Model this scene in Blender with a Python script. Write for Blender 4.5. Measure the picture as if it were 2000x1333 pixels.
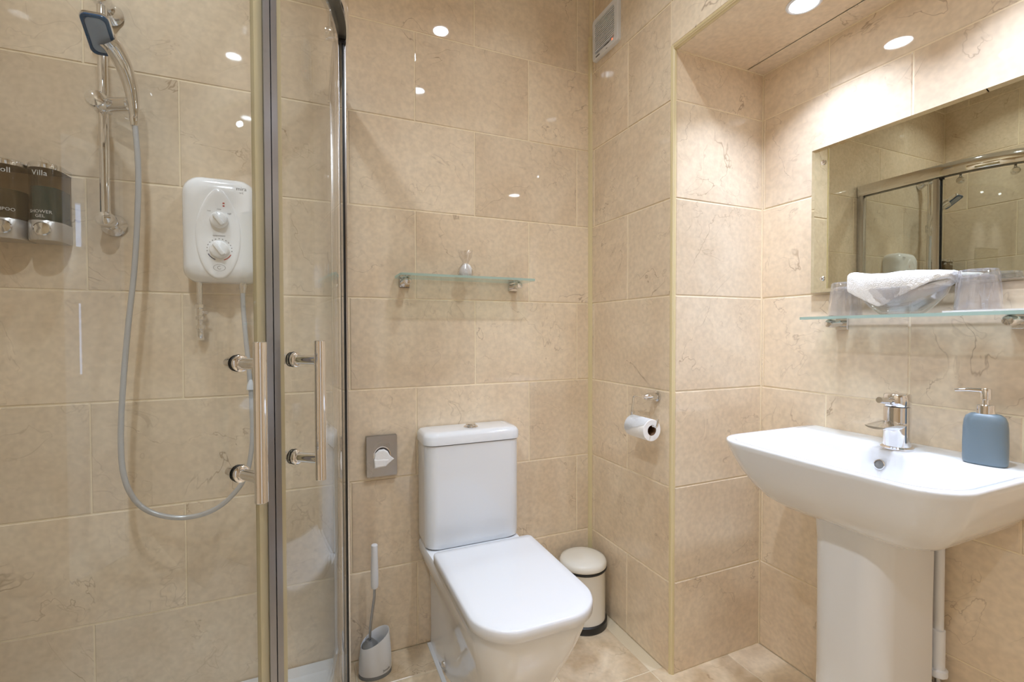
import bpy, bmesh, math, random
from mathutils import Vector, Matrix
from math import sin, cos, pi, radians, sqrt

for o in list(bpy.data.objects): bpy.data.objects.remove(o, do_unlink=True)
scene = bpy.context.scene
COL = scene.collection
random.seed(7)

# ------------------------------------------------------------------ camera
YAW, PITCH, ROLL = radians(23.288), radians(-1.089), radians(-0.127)
fw = Vector((sin(YAW)*cos(PITCH), cos(YAW)*cos(PITCH), sin(PITCH)))
rt = Vector((cos(YAW), -sin(YAW), 0)); up = rt.cross(fw)
rt, up = rt*cos(ROLL)+up*sin(ROLL), up*cos(ROLL)-rt*sin(ROLL)
cam_data = bpy.data.cameras.new('camera'); cam = bpy.data.objects.new('camera', cam_data); COL.objects.link(cam)
cam_data.sensor_width = 36; cam_data.lens = 918.5/2000*36; cam_data.clip_start = 0.02
M = Matrix((rt, up, -fw)).transposed().to_4x4(); M.translation = Vector((-1.0921, -1.6954, 1.1423))
cam.matrix_world = M
scene.camera = cam

# ------------------------------------------------------------------ world, exposure
world = bpy.data.worlds.new('daylight'); scene.world = world; world.use_nodes = True
bg = world.node_tree.nodes['Background']; bg.inputs[0].default_value = (0.55, 0.68, 1.0, 1); bg.inputs[1].default_value = 5.0
vs = scene.view_settings
vs.view_transform = 'Standard'; vs.look = 'None'; vs.gamma = 1; vs.use_curve_mapping = False
vs.exposure = -0.28
cy = scene.cycles
cy.use_adaptive_sampling = True; cy.adaptive_threshold = 0.075; cy.adaptive_min_samples = 10
cy.max_bounces = 9; cy.diffuse_bounces = 5; cy.glossy_bounces = 5; cy.transmission_bounces = 6; cy.transparent_max_bounces = 14
cy.caustics_reflective = False; cy.caustics_refractive = False; cy.use_denoising = True
CEIL_W, SOFFIT_W = 8.0, 3.9          # watts of the downlights
LAMP_COL = (0.88, 0.97, 1.08); SOFFIT_COL = (0.85, 0.98, 1.27)

# ------------------------------------------------------------------ room numbers
XL, YF, H = -1.88, -2.87, 2.62       # left wall, front wall, ceiling
AY, AY2, AX, AZ = -0.488, -1.76, 0.41, 2.06   # alcove in the right wall
ROW0, ROWP = 0.308, 0.318            # tile courses
CP, HALF = 0.4494, 0.2247            # tile column pitch

# ------------------------------------------------------------------ materials
def new_mat(name):
    m = bpy.data.materials.new(name); m.use_nodes = True
    nt = m.node_tree; nt.nodes.clear()
    out = nt.nodes.new('ShaderNodeOutputMaterial')
    return m, nt, out
def bsdf(name, col, rough=0.4, metal=0.0, spec=0.5, emit=None, estr=0, trans=0, sss=0, coat=0, bump=None):
    m, nt, out = new_mat(name)
    b = nt.nodes.new('ShaderNodeBsdfPrincipled'); nt.links.new(b.outputs[0], out.inputs[0])
    b.inputs['Base Color'].default_value = (*col, 1); b.inputs['Roughness'].default_value = rough
    b.inputs['Metallic'].default_value = metal; b.inputs['Specular IOR Level'].default_value = spec
    b.inputs['Coat Weight'].default_value = coat; b.inputs['Coat Roughness'].default_value = 0.03
    if emit: b.inputs['Emission Color'].default_value = (*emit, 1); b.inputs['Emission Strength'].default_value = estr
    # a little procedural life in every surface
    tc = nt.nodes.new('ShaderNodeTexCoord'); nz = nt.nodes.new('ShaderNodeTexNoise')
    nz.inputs['Scale'].default_value = bump[0] if bump else 14; nz.inputs['Detail'].default_value = 1.5
    nt.links.new(tc.outputs['Object'], nz.inputs['Vector'])
    if bump:
        bp = nt.nodes.new('ShaderNodeBump'); bp.inputs['Strength'].default_value = bump[1]; bp.inputs['Distance'].default_value = 0.002
        nt.links.new(nz.outputs['Fac'], bp.inputs['Height']); nt.links.new(bp.outputs[0], b.inputs['Normal'])
    else:
        mr = nt.nodes.new('ShaderNodeMapRange'); mr.inputs['To Min'].default_value = rough*0.85; mr.inputs['To Max'].default_value = rough*1.15
        nt.links.new(nz.outputs['Fac'], mr.inputs['Value']); nt.links.new(mr.outputs[0], b.inputs['Roughness'])
    return m
def glass(name, tint, refl=1.0, rough=0.0, base=0.04, frost=None):
    m, nt, out = new_mat(name)
    tr = nt.nodes.new('ShaderNodeBsdfTransparent'); tr.inputs[0].default_value = (*tint, 1)
    gl = nt.nodes.new('ShaderNodeBsdfGlossy'); gl.inputs['Roughness'].default_value = rough; gl.inputs[0].default_value = (1, 1, 1, 1)
    lw = nt.nodes.new('ShaderNodeLayerWeight'); lw.inputs['Blend'].default_value = 0.5
    pw = nt.nodes.new('ShaderNodeMath'); pw.operation = 'POWER'; pw.inputs[1].default_value = 5
    ma = nt.nodes.new('ShaderNodeMath'); ma.operation = 'MULTIPLY_ADD'; ma.inputs[1].default_value = refl*(1-base); ma.inputs[2].default_value = base*refl
    nt.links.new(lw.outputs['Facing'], pw.inputs[0]); nt.links.new(pw.outputs[0], ma.inputs[0])
    mx = nt.nodes.new('ShaderNodeMixShader')
    nt.links.new(ma.outputs[0], mx.inputs[0]); nt.links.new(tr.outputs[0], mx.inputs[1]); nt.links.new(gl.outputs[0], mx.inputs[2])
    last = mx
    if frost:
        df = nt.nodes.new('ShaderNodeBsdfDiffuse'); df.inputs[0].default_value = (*frost[0], 1)
        tl = nt.nodes.new('ShaderNodeBsdfTranslucent'); tl.inputs[0].default_value = (*frost[0], 1)
        m0 = nt.nodes.new('ShaderNodeMixShader'); nt.links.new(df.outputs[0], m0.inputs[1]); nt.links.new(tl.outputs[0], m0.inputs[2])
        m2 = nt.nodes.new('ShaderNodeMixShader'); m2.inputs[0].default_value = frost[1]
        nt.links.new(mx.outputs[0], m2.inputs[1]); nt.links.new(m0.outputs[0], m2.inputs[2]); last = m2
    nt.links.new(last.outputs[0], out.inputs[0])
    return m
def marble(name, c_lo, c_hi, vein, vscale, rough, vein_amt, mott=3.0, tone=0.06):
    m, nt, out = new_mat(name); N = nt.nodes.new; L = nt.links.new
    b = N('ShaderNodeBsdfPrincipled'); L(b.outputs[0], out.inputs[0])
    tc = N('ShaderNodeTexCoord'); oi = N('ShaderNodeObjectInfo')
    mul = N('ShaderNodeMath'); mul.operation = 'MULTIPLY'; mul.inputs[1].default_value = 37.0; L(oi.outputs['Random'], mul.inputs[0])
    add = N('ShaderNodeVectorMath'); add.operation = 'ADD'; L(tc.outputs['Object'], add.inputs[0]); L(mul.outputs[0], add.inputs[1])
    def noise(sc, det, dist=0, rgh=0.55):
        n = N('ShaderNodeTexNoise'); n.inputs['Scale'].default_value = sc; n.inputs['Detail'].default_value = det
        n.inputs['Distortion'].default_value = dist; n.inputs['Roughness'].default_value = rgh; L(add.outputs[0], n.inputs['Vector']); return n
    n1 = noise(mott, 3, 0.6)
    r1 = N('ShaderNodeValToRGB'); r1.color_ramp.elements[0].position = 0.32; r1.color_ramp.elements[1].position = 0.68
    r1.color_ramp.elements[0].color = (*c_lo, 1); r1.color_ramp.elements[1].color = (*c_hi, 1); L(n1.outputs['Fac'], r1.inputs[0])
    # fine speckle
    n2 = noise(60, 1)
    mr2 = N('ShaderNodeMapRange'); mr2.inputs['From Min'].default_value = 0.3; mr2.inputs['From Max'].default_value = 0.7
    mr2.inputs['To Min'].default_value = 0.93; mr2.inputs['To Max'].default_value = 1.05; L(n2.outputs['Fac'], mr2.inputs['Value'])
    # thin broken veins: ridge of a distorted noise, masked by another
    n3 = noise(vscale, 5, 0.7, 0.5)
    s = N('ShaderNodeMath'); s.operation = 'SUBTRACT'; s.inputs[1].default_value = 0.5; L(n3.outputs['Fac'], s.inputs[0])
    a = N('ShaderNodeMath'); a.operation = 'ABSOLUTE'; L(s.outputs[0], a.inputs[0])
    mv = N('ShaderNodeMapRange'); mv.inputs['From Min'].default_value = 0.0; mv.inputs['From Max'].default_value = 0.0042
    mv.inputs['To Min'].default_value = 1; mv.inputs['To Max'].default_value = 0; L(a.outputs[0], mv.inputs['Value'])
    n4 = noise(7, 1)
    mk = N('ShaderNodeMapRange'); mk.inputs['From Min'].default_value = 0.47; mk.inputs['From Max'].default_value = 0.68; L(n4.outputs['Fac'], mk.inputs['Value'])
    vm = N('ShaderNodeMath'); vm.operation = 'MULTIPLY'; L(mv.outputs[0], vm.inputs[0]); L(mk.outputs[0], vm.inputs[1])
    n3b = noise(vscale*2.3, 3, 0.8, 0.5)
    sb = N('ShaderNodeMath'); sb.operation = 'SUBTRACT'; sb.inputs[1].default_value = 0.47; L(n3b.outputs['Fac'], sb.inputs[0])
    ab = N('ShaderNodeMath'); ab.operation = 'ABSOLUTE'; L(sb.outputs[0], ab.inputs[0])
    mb_ = N('ShaderNodeMapRange'); mb_.inputs['From Max'].default_value = 0.008; mb_.inputs['To Min'].default_value = 0.42; mb_.inputs['To Max'].default_value = 0; L(ab.outputs[0], mb_.inputs['Value'])
    n4b = noise(4.3, 1); mkb = N('ShaderNodeMapRange'); mkb.inputs['From Min'].default_value = 0.48; mkb.inputs['From Max'].default_value = 0.62; L(n4b.outputs['Fac'], mkb.inputs['Value'])
    vb = N('ShaderNodeMath'); vb.operation = 'MULTIPLY'; L(mb_.outputs[0], vb.inputs[0]); L(mkb.outputs[0], vb.inputs[1])
    vx = N('ShaderNodeMath'); vx.operation = 'MAXIMUM'; L(vm.outputs[0], vx.inputs[0]); L(vb.outputs[0], vx.inputs[1])
    vm2 = N('ShaderNodeMath'); vm2.operation = 'MULTIPLY'; vm2.inputs[1].default_value = vein_amt; L(vx.outputs[0], vm2.inputs[0])
    # tile to tile tone
    tn = N('ShaderNodeMapRange'); tn.inputs['To Min'].default_value = 1-tone; tn.inputs['To Max'].default_value = 1+tone*0.6; L(oi.outputs['Random'], tn.inputs['Value'])
    tm = N('ShaderNodeMath'); tm.operation = 'MULTIPLY'; L(tn.outputs[0], tm.inputs[0]); L(mr2.outputs[0], tm.inputs[1])
    sc = N('ShaderNodeVectorMath'); sc.operation = 'SCALE'; L(r1.outputs[0], sc.inputs[0]); L(tm.outputs[0], sc.inputs['Scale'])
    mx = N('ShaderNodeMix'); mx.data_type = 'RGBA'; L(vm2.outputs[0], mx.inputs[0]); L(sc.outputs[0], mx.inputs[6]); mx.inputs[7].default_value = (*vein, 1)
    L(mx.outputs[2], b.inputs['Base Color']); b.inputs['Roughness'].default_value = rough
    return m
def srgb(r, g, b):
    f = lambda c: (c/255/12.92) if c/255 <= 0.04045 else ((c/255+0.055)/1.055)**2.4
    return (f(r), f(g), f(b))

TILE = marble('cream_marble_tile', srgb(223, 202, 174), srgb(236, 219, 194), srgb(128, 96, 66), 3.4, 0.035, 0.55)
FLOORT = marble('travertine_floor_tile', srgb(198, 173, 140), srgb(236, 219, 192), srgb(120, 88, 58), 4.0, 0.22, 0.6, 6.0, 0.05)
GROUT = bsdf('cream_grout', srgb(242, 226, 196), 0.8, bump=(200, 0.2))
FGROUT = bsdf('pale_floor_grout', srgb(222, 208, 182), 0.85, bump=(200, 0.2))
PLAINW = bsdf('beige_painted_wall', srgb(205, 182, 148), 0.35)
TRIM = bsdf('cream_plastic_trim', srgb(218, 202, 158), 0.3)
CEILM = bsdf('white_ceiling_paint', srgb(240, 240, 238), 0.7, bump=(120, 0.1))
CERAMIC = bsdf('white_glazed_ceramic', srgb(228, 230, 233), 0.06, coat=0.3)
PLASTIC = bsdf('white_gloss_plastic', srgb(224, 226, 230), 0.16)
HEATW = bsdf('white_heater_plastic', srgb(248, 248, 248), 0.14)
MATTEW = bsdf('white_matt_plastic', srgb(228, 229, 232), 0.4)
ENAMEL = bsdf('cream_white_enamel', srgb(232, 228, 218), 0.12)
CHROME = bsdf('polished_chrome', (0.80, 0.80, 0.81), 0.05, 1.0)
SATIN = bsdf('satin_aluminium', (0.62, 0.63, 0.66), 0.22, 1.0)
STEEL = bsdf('brushed_steel', (0.42, 0.42, 0.43), 0.28, 1.0)
SILVERP = bsdf('silver_plastic', (0.58, 0.56, 0.54), 0.28, 0.7)
BLACK = bsdf('black_rubber', (0.012, 0.012, 0.012), 0.35)
DARK = bsdf('recess_shade', (0.05, 0.045, 0.045), 0.6)  # near-black colour stands for the shade inside openings
DARKT = bsdf('rail_underside_dark', (0.16, 0.155, 0.14), 0.35, 0.8)  # dark tone for the shaded underside of the top rail
GREYP = bsdf('grey_plastic', srgb(120, 120, 118), 0.4)
SLATE = bsdf('slate_blue_ceramic', srgb(112, 128, 138), 0.38)
PAPER = bsdf('white_tissue_paper', srgb(244, 243, 242), 0.9, bump=(180, 0.3))
CARD = bsdf('brown_cardboard', srgb(120, 88, 62), 0.9)
TOWEL = bsdf('white_terry_cloth', srgb(250, 249, 247), 0.95, bump=(420, 1.0))
GLASS = glass('clear_shower_glass', (0.93, 0.945, 0.945), 1.3)
SHELFG = glass('clear_shelf_glass', (0.83, 0.88, 0.86))
SHELFE = glass('green_glass_edge', (0.70, 0.88, 0.84), frost=(srgb(214, 240, 236), 0.7))
TUMG = glass('hazed_tumbler_glass', (0.95, 0.95, 0.965), 2.4, 0.03, 0.05, (srgb(245, 246, 250), 0.09))  # white haze mixed into the clear glass so its brightness shows
PROFM = bsdf('dark_satin_aluminium', (0.34, 0.35, 0.385), 0.3, 1.0)
SEALM = glass('clear_vinyl_seal', (0.90, 0.86, 0.74), 0.6, 0.15, 0.08, (srgb(238, 228, 196), 0.65))
SMOKE = glass('smoked_plastic', (0.66, 0.60, 0.52), 1.0, 0.05)
TEAL = bsdf('teal_gel', srgb(24, 78, 88), 0.15, coat=0.5)
BROWNL = bsdf('grey_brown_shampoo', srgb(92, 84, 66), 0.15, coat=0.5)
FILM = glass('crinkled_film', (0.94, 0.93, 0.93), 2.0, 0.12, 0.10)
MIRROR = bsdf('mirror_silver', (0.70, 0.70, 0.58), 0.0, 1.0)
MIRROR.node_tree.nodes['Principled BSDF'].inputs['Roughness'].default_value = 0.0
for l in list(MIRROR.node_tree.links):
    if l.to_socket.name == 'Roughness': MIRROR.node_tree.links.remove(l)
MEDGE = bsdf('mirror_ground_edge', srgb(150, 158, 150), 0.3)
LAMP = bsdf('lit_lamp_lens', (1, 1, 1), 0.3, emit=LAMP_COL, estr=30)
HOSE = bsdf('silver_grey_hose', srgb(196, 197, 198), 0.22, 0.25)
BLUED = bsdf('deep_blue_rim', srgb(26, 82, 128), 0.2)
BLUEL = bsdf('spray_plate_with_reflection', srgb(150, 170, 198), 0.3)  # blue-grey plate, lightened to hold a bluish reflection in its colour
INK = bsdf('dark_print', srgb(60, 60, 62), 0.6)
INKW = bsdf('white_print', srgb(205, 205, 200), 0.6)
INKR = bsdf('red_print', srgb(190, 60, 50), 0.5)
INKB = bsdf('navy_print', srgb(60, 66, 96), 0.5)
REDL = bsdf('red_indicator', srgb(235, 90, 60), 0.4, emit=(1, 0.2, 0.08), estr=1.5)
DOORM = bsdf('white_door_paint', srgb(236, 236, 238), 0.35)

# ------------------------------------------------------------------ mesh helpers (all points in world coordinates)
def V(*a): return Vector(a)
def box(bm, x0, x1, y0, y1, z0, z1, bev=0, seg=2):
    vs_ = [bm.verts.new((x, y, z)) for x in (x0, x1) for y in (y0, y1) for z in (z0, z1)]
    idx = ((0, 1, 3, 2), (4, 6, 7, 5), (0, 4, 5, 1), (2, 3, 7, 6), (0, 2, 6, 4), (1, 5, 7, 3))
    fs = [bm.faces.new([vs_[i] for i in f]) for f in idx]
    bmesh.ops.recalc_face_normals(bm, faces=fs)
    if bev:
        es = list({e for f in fs for e in f.edges})
        bmesh.ops.bevel(bm, geom=es, offset=bev, segments=seg, affect='EDGES', profile=0.5)
def loft(bm, rings, cap0=True, cap1=True, closed=True, loop=False):
    R = [[bm.verts.new(p) for p in r] for r in rings]
    fs = []; n = len(R[0])
    pairs = list(zip(R[:-1], R[1:])) + ([(R[-1], R[0])] if loop else [])
    for a, b in pairs:
        for i in range(n if closed else n-1):
            j = (i+1) % n
            try: fs.append(bm.faces.new((a[i], a[j], b[j], b[i])))
            except ValueError: pass
    if cap0 and not loop: fs.append(bm.faces.new(R[0][::-1]))
    if cap1 and not loop: fs.append(bm.faces.new(R[-1]))
    bmesh.ops.recalc_face_normals(bm, faces=fs)
    return fs
def rrect(x0, x1, y0, y1, r, n=5):
    """rounded rectangle outline; r = one radius or (x0y0, x1y0, x1y1, x0y1)"""
    if not isinstance(r, (tuple, list)): r = (r,)*4
    pts = []
    for (cx, cy, a0), rr in zip((((x0, y0, pi)), (x1, y0, 1.5*pi), (x1, y1, 0), (x0, y1, 0.5*pi)), r):
        ox = cx + (rr if cx == x0 else -rr); oy = cy + (rr if cy == y0 else -rr)
        for k in range(n+1):
            a = a0 + k/n*pi/2; pts.append((ox+rr*cos(a), oy+rr*sin(a)))
    return pts
def ell(cx, cy, rx, ry, n=32): return [(cx+rx*cos(2*pi*k/n), cy+ry*sin(2*pi*k/n)) for k in range(n)]
def at_z(o, z): return [(x, y, z) for x, y in o]
def frame(axis):
    a = Vector(axis).normalized(); h = Vector((0, 0, 1)) if abs(a.z) < 0.9 else Vector((1, 0, 0))
    u = a.cross(h).normalized(); return a, u, a.cross(u).normalized()
def lathe(bm, c, axis, prof, n=28, cap0=True, cap1=True):
    a, u, w = frame(axis); c = Vector(c)
    rings = [[c+a*h+(u*cos(2*pi*k/n)+w*sin(2*pi*k/n))*max(r, 1e-4) for k in range(n)] for r, h in prof]
    return loft(bm, rings, cap0, cap1)
def cyl(bm, p0, p1, r, n=20, r1=None, bev=0):
    p0, p1 = Vector(p0), Vector(p1); L = (p1-p0).length; r1 = r if r1 is None else r1
    prof = [(r, 0), (r1, L)] if not bev else [(r-bev, 0), (r, bev), (r1, L-bev), (r1-bev, L)]
    lathe(bm, p0, p1-p0, prof, n)
def smooth_path(pts, k=6):
    P = [Vector(p) for p in pts]; out = []
    for i in range(len(P)-1):
        p0, p1, p2, p3 = P[max(i-1, 0)], P[i], P[i+1], P[min(i+2, len(P)-1)]
        for j in range(k):
            t = j/k
            out.append(0.5*((2*p1)+(p2-p0)*t+(2*p0-5*p1+4*p2-p3)*t*t+(3*p1-p0-3*p2+p3)*t**3))
    out.append(P[-1]); return out
def tube(bm, pts, r, n=12, caps=True):
    P = [Vector(p) for p in pts]; rs = r if isinstance(r, (list, tuple)) else [r]*len(P)
    t0 = (P[1]-P[0]).normalized(); _, u, w = frame(t0); rings = []
    for i, p in enumerate(P):
        t = (P[min(i+1, len(P)-1)]-P[max(i-1, 0)]).normalized()
        u = (u-t*u.dot(t)).normalized(); w = t.cross(u)
        rings.append([p+(u*cos(2*pi*k/n)+w*sin(2*pi*k/n))*rs[i] for k in range(n)])
    loft(bm, rings, caps, caps)
def sweep_poly(bm, path, section):
    """section = [(outward, z)] swept along a flat path [(point, outward normal)]"""
    loft(bm, [[(p[0]+n[0]*s, p[1]+n[1]*s, z) for s, z in section] for p, n in path], True, True)

def wloc(o):
    v = Vector((0, 0, 0))
    while o is not None: v = v+o.location; o = o.parent
    return v
def obj(name, bm, mat, parent=None, smooth=35, label=None, mats=None):
    me = bpy.data.meshes.new(name)
    off = wloc(parent) if parent else None
    if parent is None:      # own origin at the base centre
        xs = [v.co for v in bm.verts]
        off = Vector(((min(c.x for c in xs)+max(c.x for c in xs))/2, (min(c.y for c in xs)+max(c.y for c in xs))/2, min(c.z for c in xs)))
    for v in bm.verts: v.co -= off
    bm.to_mesh(me); bm.free()
    for m in (mats or [mat]): me.materials.append(m)
    if smooth:
        for p in me.polygons: p.use_smooth = True
        me.set_sharp_from_angle(angle=radians(smooth))
    o = bpy.data.objects.new(name, me); COL.objects.link(o)
    if parent: o.parent = parent
    else: o.location = off
    if label: o['label'] = label
    return o
def thing(name, label, cat, loc, group=None):
    o = bpy.data.objects.new(name, None); COL.objects.link(o); o.location = loc; o.empty_display_size = 0.05
    o['label'] = label; o['category'] = cat
    if group: o['group'] = group
    return o
def tag(o, label, cat, group=None):
    o['label'] = label; o['category'] = cat
    if group: o['group'] = group
    return o
def struct(o, label, cat):
    o['kind'] = 'structure'; o['label'] = label; o['category'] = cat; return o
def B(): return bmesh.new()
def text(body, size, org, xdir, ydir, mat, parent, name='lettering', bend=None, label=None):
    cu = bpy.data.curves.new('t', 'FONT'); cu.body = body; cu.size = size; cu.align_x = 'CENTER'; cu.resolution_u = 2; cu.extrude = 0.0
    t = bpy.data.objects.new('t', cu); COL.objects.link(t)
    dg = bpy.context.evaluated_depsgraph_get(); me0 = bpy.data.meshes.new_from_object(t.evaluated_get(dg))
    bpy.data.objects.remove(t, do_unlink=True); bpy.data.curves.remove(cu)
    bm = B(); bm.from_mesh(me0); bpy.data.meshes.remove(me0)
    x, y = Vector(xdir), Vector(ydir); org = Vector(org or (0, 0, 0))
    for v in bm.verts:
        p = v.co.copy()
        v.co = bend(p.x, p.y) if bend else org+x*p.x+y*p.y
    return obj(name, bm, mat, parent, smooth=0, label=label)

# ------------------------------------------------------------------ tiles
tile_cache = {}
def tile_mesh(w, h, mat):
    k = (round(w, 4), round(h, 4), mat.name)
    if k in tile_cache: return tile_cache[k]
    me = bpy.data.meshes.new('tile'); c = 0.0022; d = 0.0016; t = 0.006
    vs_ = []
    for (i, z) in ((0, -t), (0, -d), (c, 0)):
        vs_ += [(-w/2+i, -h/2+i, z), (w/2-i, -h/2+i, z), (w/2-i, h/2-i, z), (-w/2+i, h/2-i, z)]
    fs = [(8, 9, 10, 11)]
    for r in (0, 4):
        for i in range(4): fs.append((r+i, r+(i+1) % 4, r+4+(i+1) % 4, r+4+i))
    me.from_pydata(vs_, [], fs); me.update(); me.materials.append(mat)
    tile_cache[k] = me; return me
rt_ = random.Random(3)
def lay_tiles(parent, origin, u, v, nrm, cols, rows, mat=TILE, g=0.0036, name='wall_tile', skip=None):
    """cols: function(row index) -> sorted joint positions along u ; rows: sorted joints along v"""
    origin, u, v, nrm = Vector(origin), Vector(u), Vector(v), Vector(nrm)
    for r in range(len(rows)-1):
        js = cols(r)
        for a, b in zip(js[:-1], js[1:]):
            w, h = b-a-g, rows[r+1]-rows[r]-g
            if w < 0.004 or h < 0.004: continue
            if skip and skip((a+b)/2, (rows[r]+rows[r+1])/2): continue
            o = bpy.data.objects.new(name, tile_mesh(w, h, mat)); COL.objects.link(o); o.parent = parent
            q = Matrix((u, v, nrm)).transposed()
            tilt = Matrix.Rotation(rt_.uniform(-1, 1)*0.0022, 3, 'X') @ Matrix.Rotation(rt_.uniform(-1, 1)*0.0022, 3, 'Y')
            M4 = (q @ tilt).to_4x4(); M4.translation = origin+u*(a+b)/2+v*(rows[r]+rows[r+1])/2-Vector(wloc(parent))
            o.matrix_local = M4
def joints(lo, hi, start, pitch):
    k = math.floor((lo-start)/pitch); out = [lo]; x = start+k*pitch
    while x < hi-1e-6:
        if x > lo+1e-6: out.append(x)
        x += pitch
    out.append(hi); return out
def rows_to(top): return [0.0]+[ROW0+ROWP*k for k in range(20) if ROW0+ROWP*k < top-0.01]+[top]
# course index: 0 = floor course; photo courses: floor-G=0, G-F=1, F-E=2 ...

G_ = 0.0018      # grout lies this far behind the tile face
def wall(name, boxes, label, mat=GROUT, cat='wall'):
    bm = B()
    for b in boxes: box(bm, *b)
    return struct(obj(name, bm, mat, smooth=0), label, cat)

w = wall('wall_back', [(XL-0.1, AX+0.1, G_, 0.1, 0, H)], 'cream marble tiled wall behind the toilet and shower')
R8 = rows_to(H)
lay_tiles(w, (0, 0, 0), (1, 0, 0), (0, 0, 1), (0, -1, 0), lambda r: [XL]+([-1.667, -1.205, -0.739, -0.288] if r % 2 == 0 else [-1.444, -0.966, -0.514, -0.068])+[-0.006], R8)

w = wall('wall_right', [(G_, AX+0.1, AY+G_, G_, 0, H), (G_, AX+0.1, AY2, AY+G_, AZ+G_, H), (G_, AX+0.1, YF, AY2-G_, 0, H)],
         'cream tiled right wall with the toilet roll and extractor fan')
cr = lambda lo, hi: (lambda r: joints(lo, hi, (0.25 if r % 2 == 0 else 0.25+HALF), CP))
# u runs towards the camera (-y) so positions are distances from the back corner
lay_tiles(w, (0, 0, 0), (0, -1, 0), (0, 0, 1), (-1, 0, 0), cr(0.006, -AY-0.012), R8[:8])
lay_tiles(w, (0, 0, 0), (0, -1, 0), (0, 0, 1), (-1, 0, 0), lambda r: joints(-AY-0.012-0.0034, -AY2, 0.25+HALF, CP), [AZ+0.012, R8[7]])
lay_tiles(w, (0, 0, 0), (0, -1, 0), (0, 0, 1), (-1, 0, 0), lambda r: joints(0.006, -AY2, 0.25 if r % 2 else 0.25+HALF, CP), R8[7:])
lay_tiles(w, (0, 0, 0), (0, -1, 0), (0, 0, 1), (-1, 0, 0), cr(-AY2, -YF), R8)
# end face of the alcove (towards the camera) - one tile wide
RA = rows_to(AZ)
RA = RA[:-1]+[AZ+0.0016]
lay_tiles(w, (0, AY, 0), (1, 0, 0), (0, 0, 1), (0, -1, 0), lambda r: [0.012, AX+0.0005], RA)
lay_tiles(w, (0, AY2, 0), (-1, 0, 0), (0, 0, 1), (0, 1, 0), lambda r: [-AX, -0.001], RA)

w = wall('wall_alcove', [(AX+G_, AX+0.1, AY2, AY+G_, 0, AZ)], 'cream tiled back wall of the alcove behind basin and mirror')
lay_tiles(w, (AX, 0, 0), (0, -1, 0), (0, 0, 1), (-1, 0, 0), lambda r: joints(-AY+0.001, -AY2, 0.7215+(0 if r % 2 == 0 else HALF), CP), RA)
bm = B(); box(bm, 0.004, AX+0.1, AY2, AY+G_, AZ+G_, AZ+0.03)
w = struct(obj('ceiling_alcove', bm, GROUT, smooth=0), 'cream tiled soffit over the basin alcove', 'ceiling')
for (b_) in ((0.012, AX, AY-0.003, AY+0.002, AZ-0.0025, AZ+0.004), (AX-0.003, AX+0.002, AY2, AY-0.003, AZ-0.0025, AZ+0.004), (AX-0.003, AX+0.002, AY-0.0025, AY+0.002, 0.0, AZ-0.0025)):
    bm = B(); box(bm, *b_); obj('grout_bead', bm, GROUT, w, 0)
lay_tiles(w, (0, 0, AZ), (0, -1, 0), (1, 0, 0), (0, 0, -1), lambda r: joints(-AY-0.0012, -AY2, 0.93, CP), [0.012, 0.33, AX+0.0012])

w = wall('wall_left', [(XL-0.1, XL-G_, YF, G_, 0, H)], 'cream marble tiled wall at the left of the shower')
lay_tiles(w, (XL, 0, 0), (0, 1, 0), (0, 0, 1), (1, 0, 0), lambda r: joints(YF, -0.001, -0.12-(HALF if r % 2 else 0), CP), R8)

# front wall behind the camera: a white door with glazed slots added for reflections
DX0, DX1, DZ1 = -1.21, -0.42, 2.03
wall('wall_front', [(XL-0.1, DX0, YF-0.1, YF, 0, H), (DX1, AX+0.1, YF-0.1, YF, 0, H), (DX0, DX1, YF-0.1, YF, DZ1, H)],
     'beige wall behind the viewer around the door', PLAINW)
bm = B(); yd0, yd1 = YF-0.055, YF-0.015; da, db, dt = DX0+0.05, DX1-0.05, DZ1-0.045
PANES = ((-1.055, -0.985, 1.54, 1.74), (-1.035, -1.005, 0.95, 1.28))  # slots shaped and placed to streak the shower glass with daylight
zz = 0.005
for (pa, pb, pc, pd) in sorted(PANES, key=lambda p: p[2]):
    box(bm, da, db, yd0, yd1, zz, pc); box(bm, da, pa, yd0, yd1, pc, pd); box(bm, pb, db, yd0, yd1, pc, pd); zz = pd
box(bm, da, db, yd0, yd1, zz, dt)
door = struct(obj('door_1', bm, DOORM, smooth=0), 'unseen white door behind the viewer, glazed slots shaped for reflected streaks', 'door')
bm = B(); box(bm, DX0, da, YF-0.08, YF+0.015, 0, DZ1, 0.003); box(bm, db, DX1, YF-0.08, YF+0.015, 0, DZ1, 0.003); box(bm, da, db, YF-0.08, YF+0.015, dt, DZ1, 0.003)
obj('door_frame', bm, DOORM, door)
for (pa, pb, pc, pd) in PANES:
    bm = B(); box(bm, pa-0.003, pb+0.003, YF-0.038, YF-0.032, pc-0.003, pd+0.003); obj('door_pane', bm, GLASS, door)
bm = B(); cyl(bm, (DX1-0.11, yd1, 1.0), (DX1-0.11, yd1+0.045, 1.0), 0.009); cyl(bm, (DX1-0.12, yd1+0.04, 1.0), (DX1-0.22, yd1+0.04, 1.0), 0.009); obj('door_handle', bm, CHROME, door)

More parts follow.
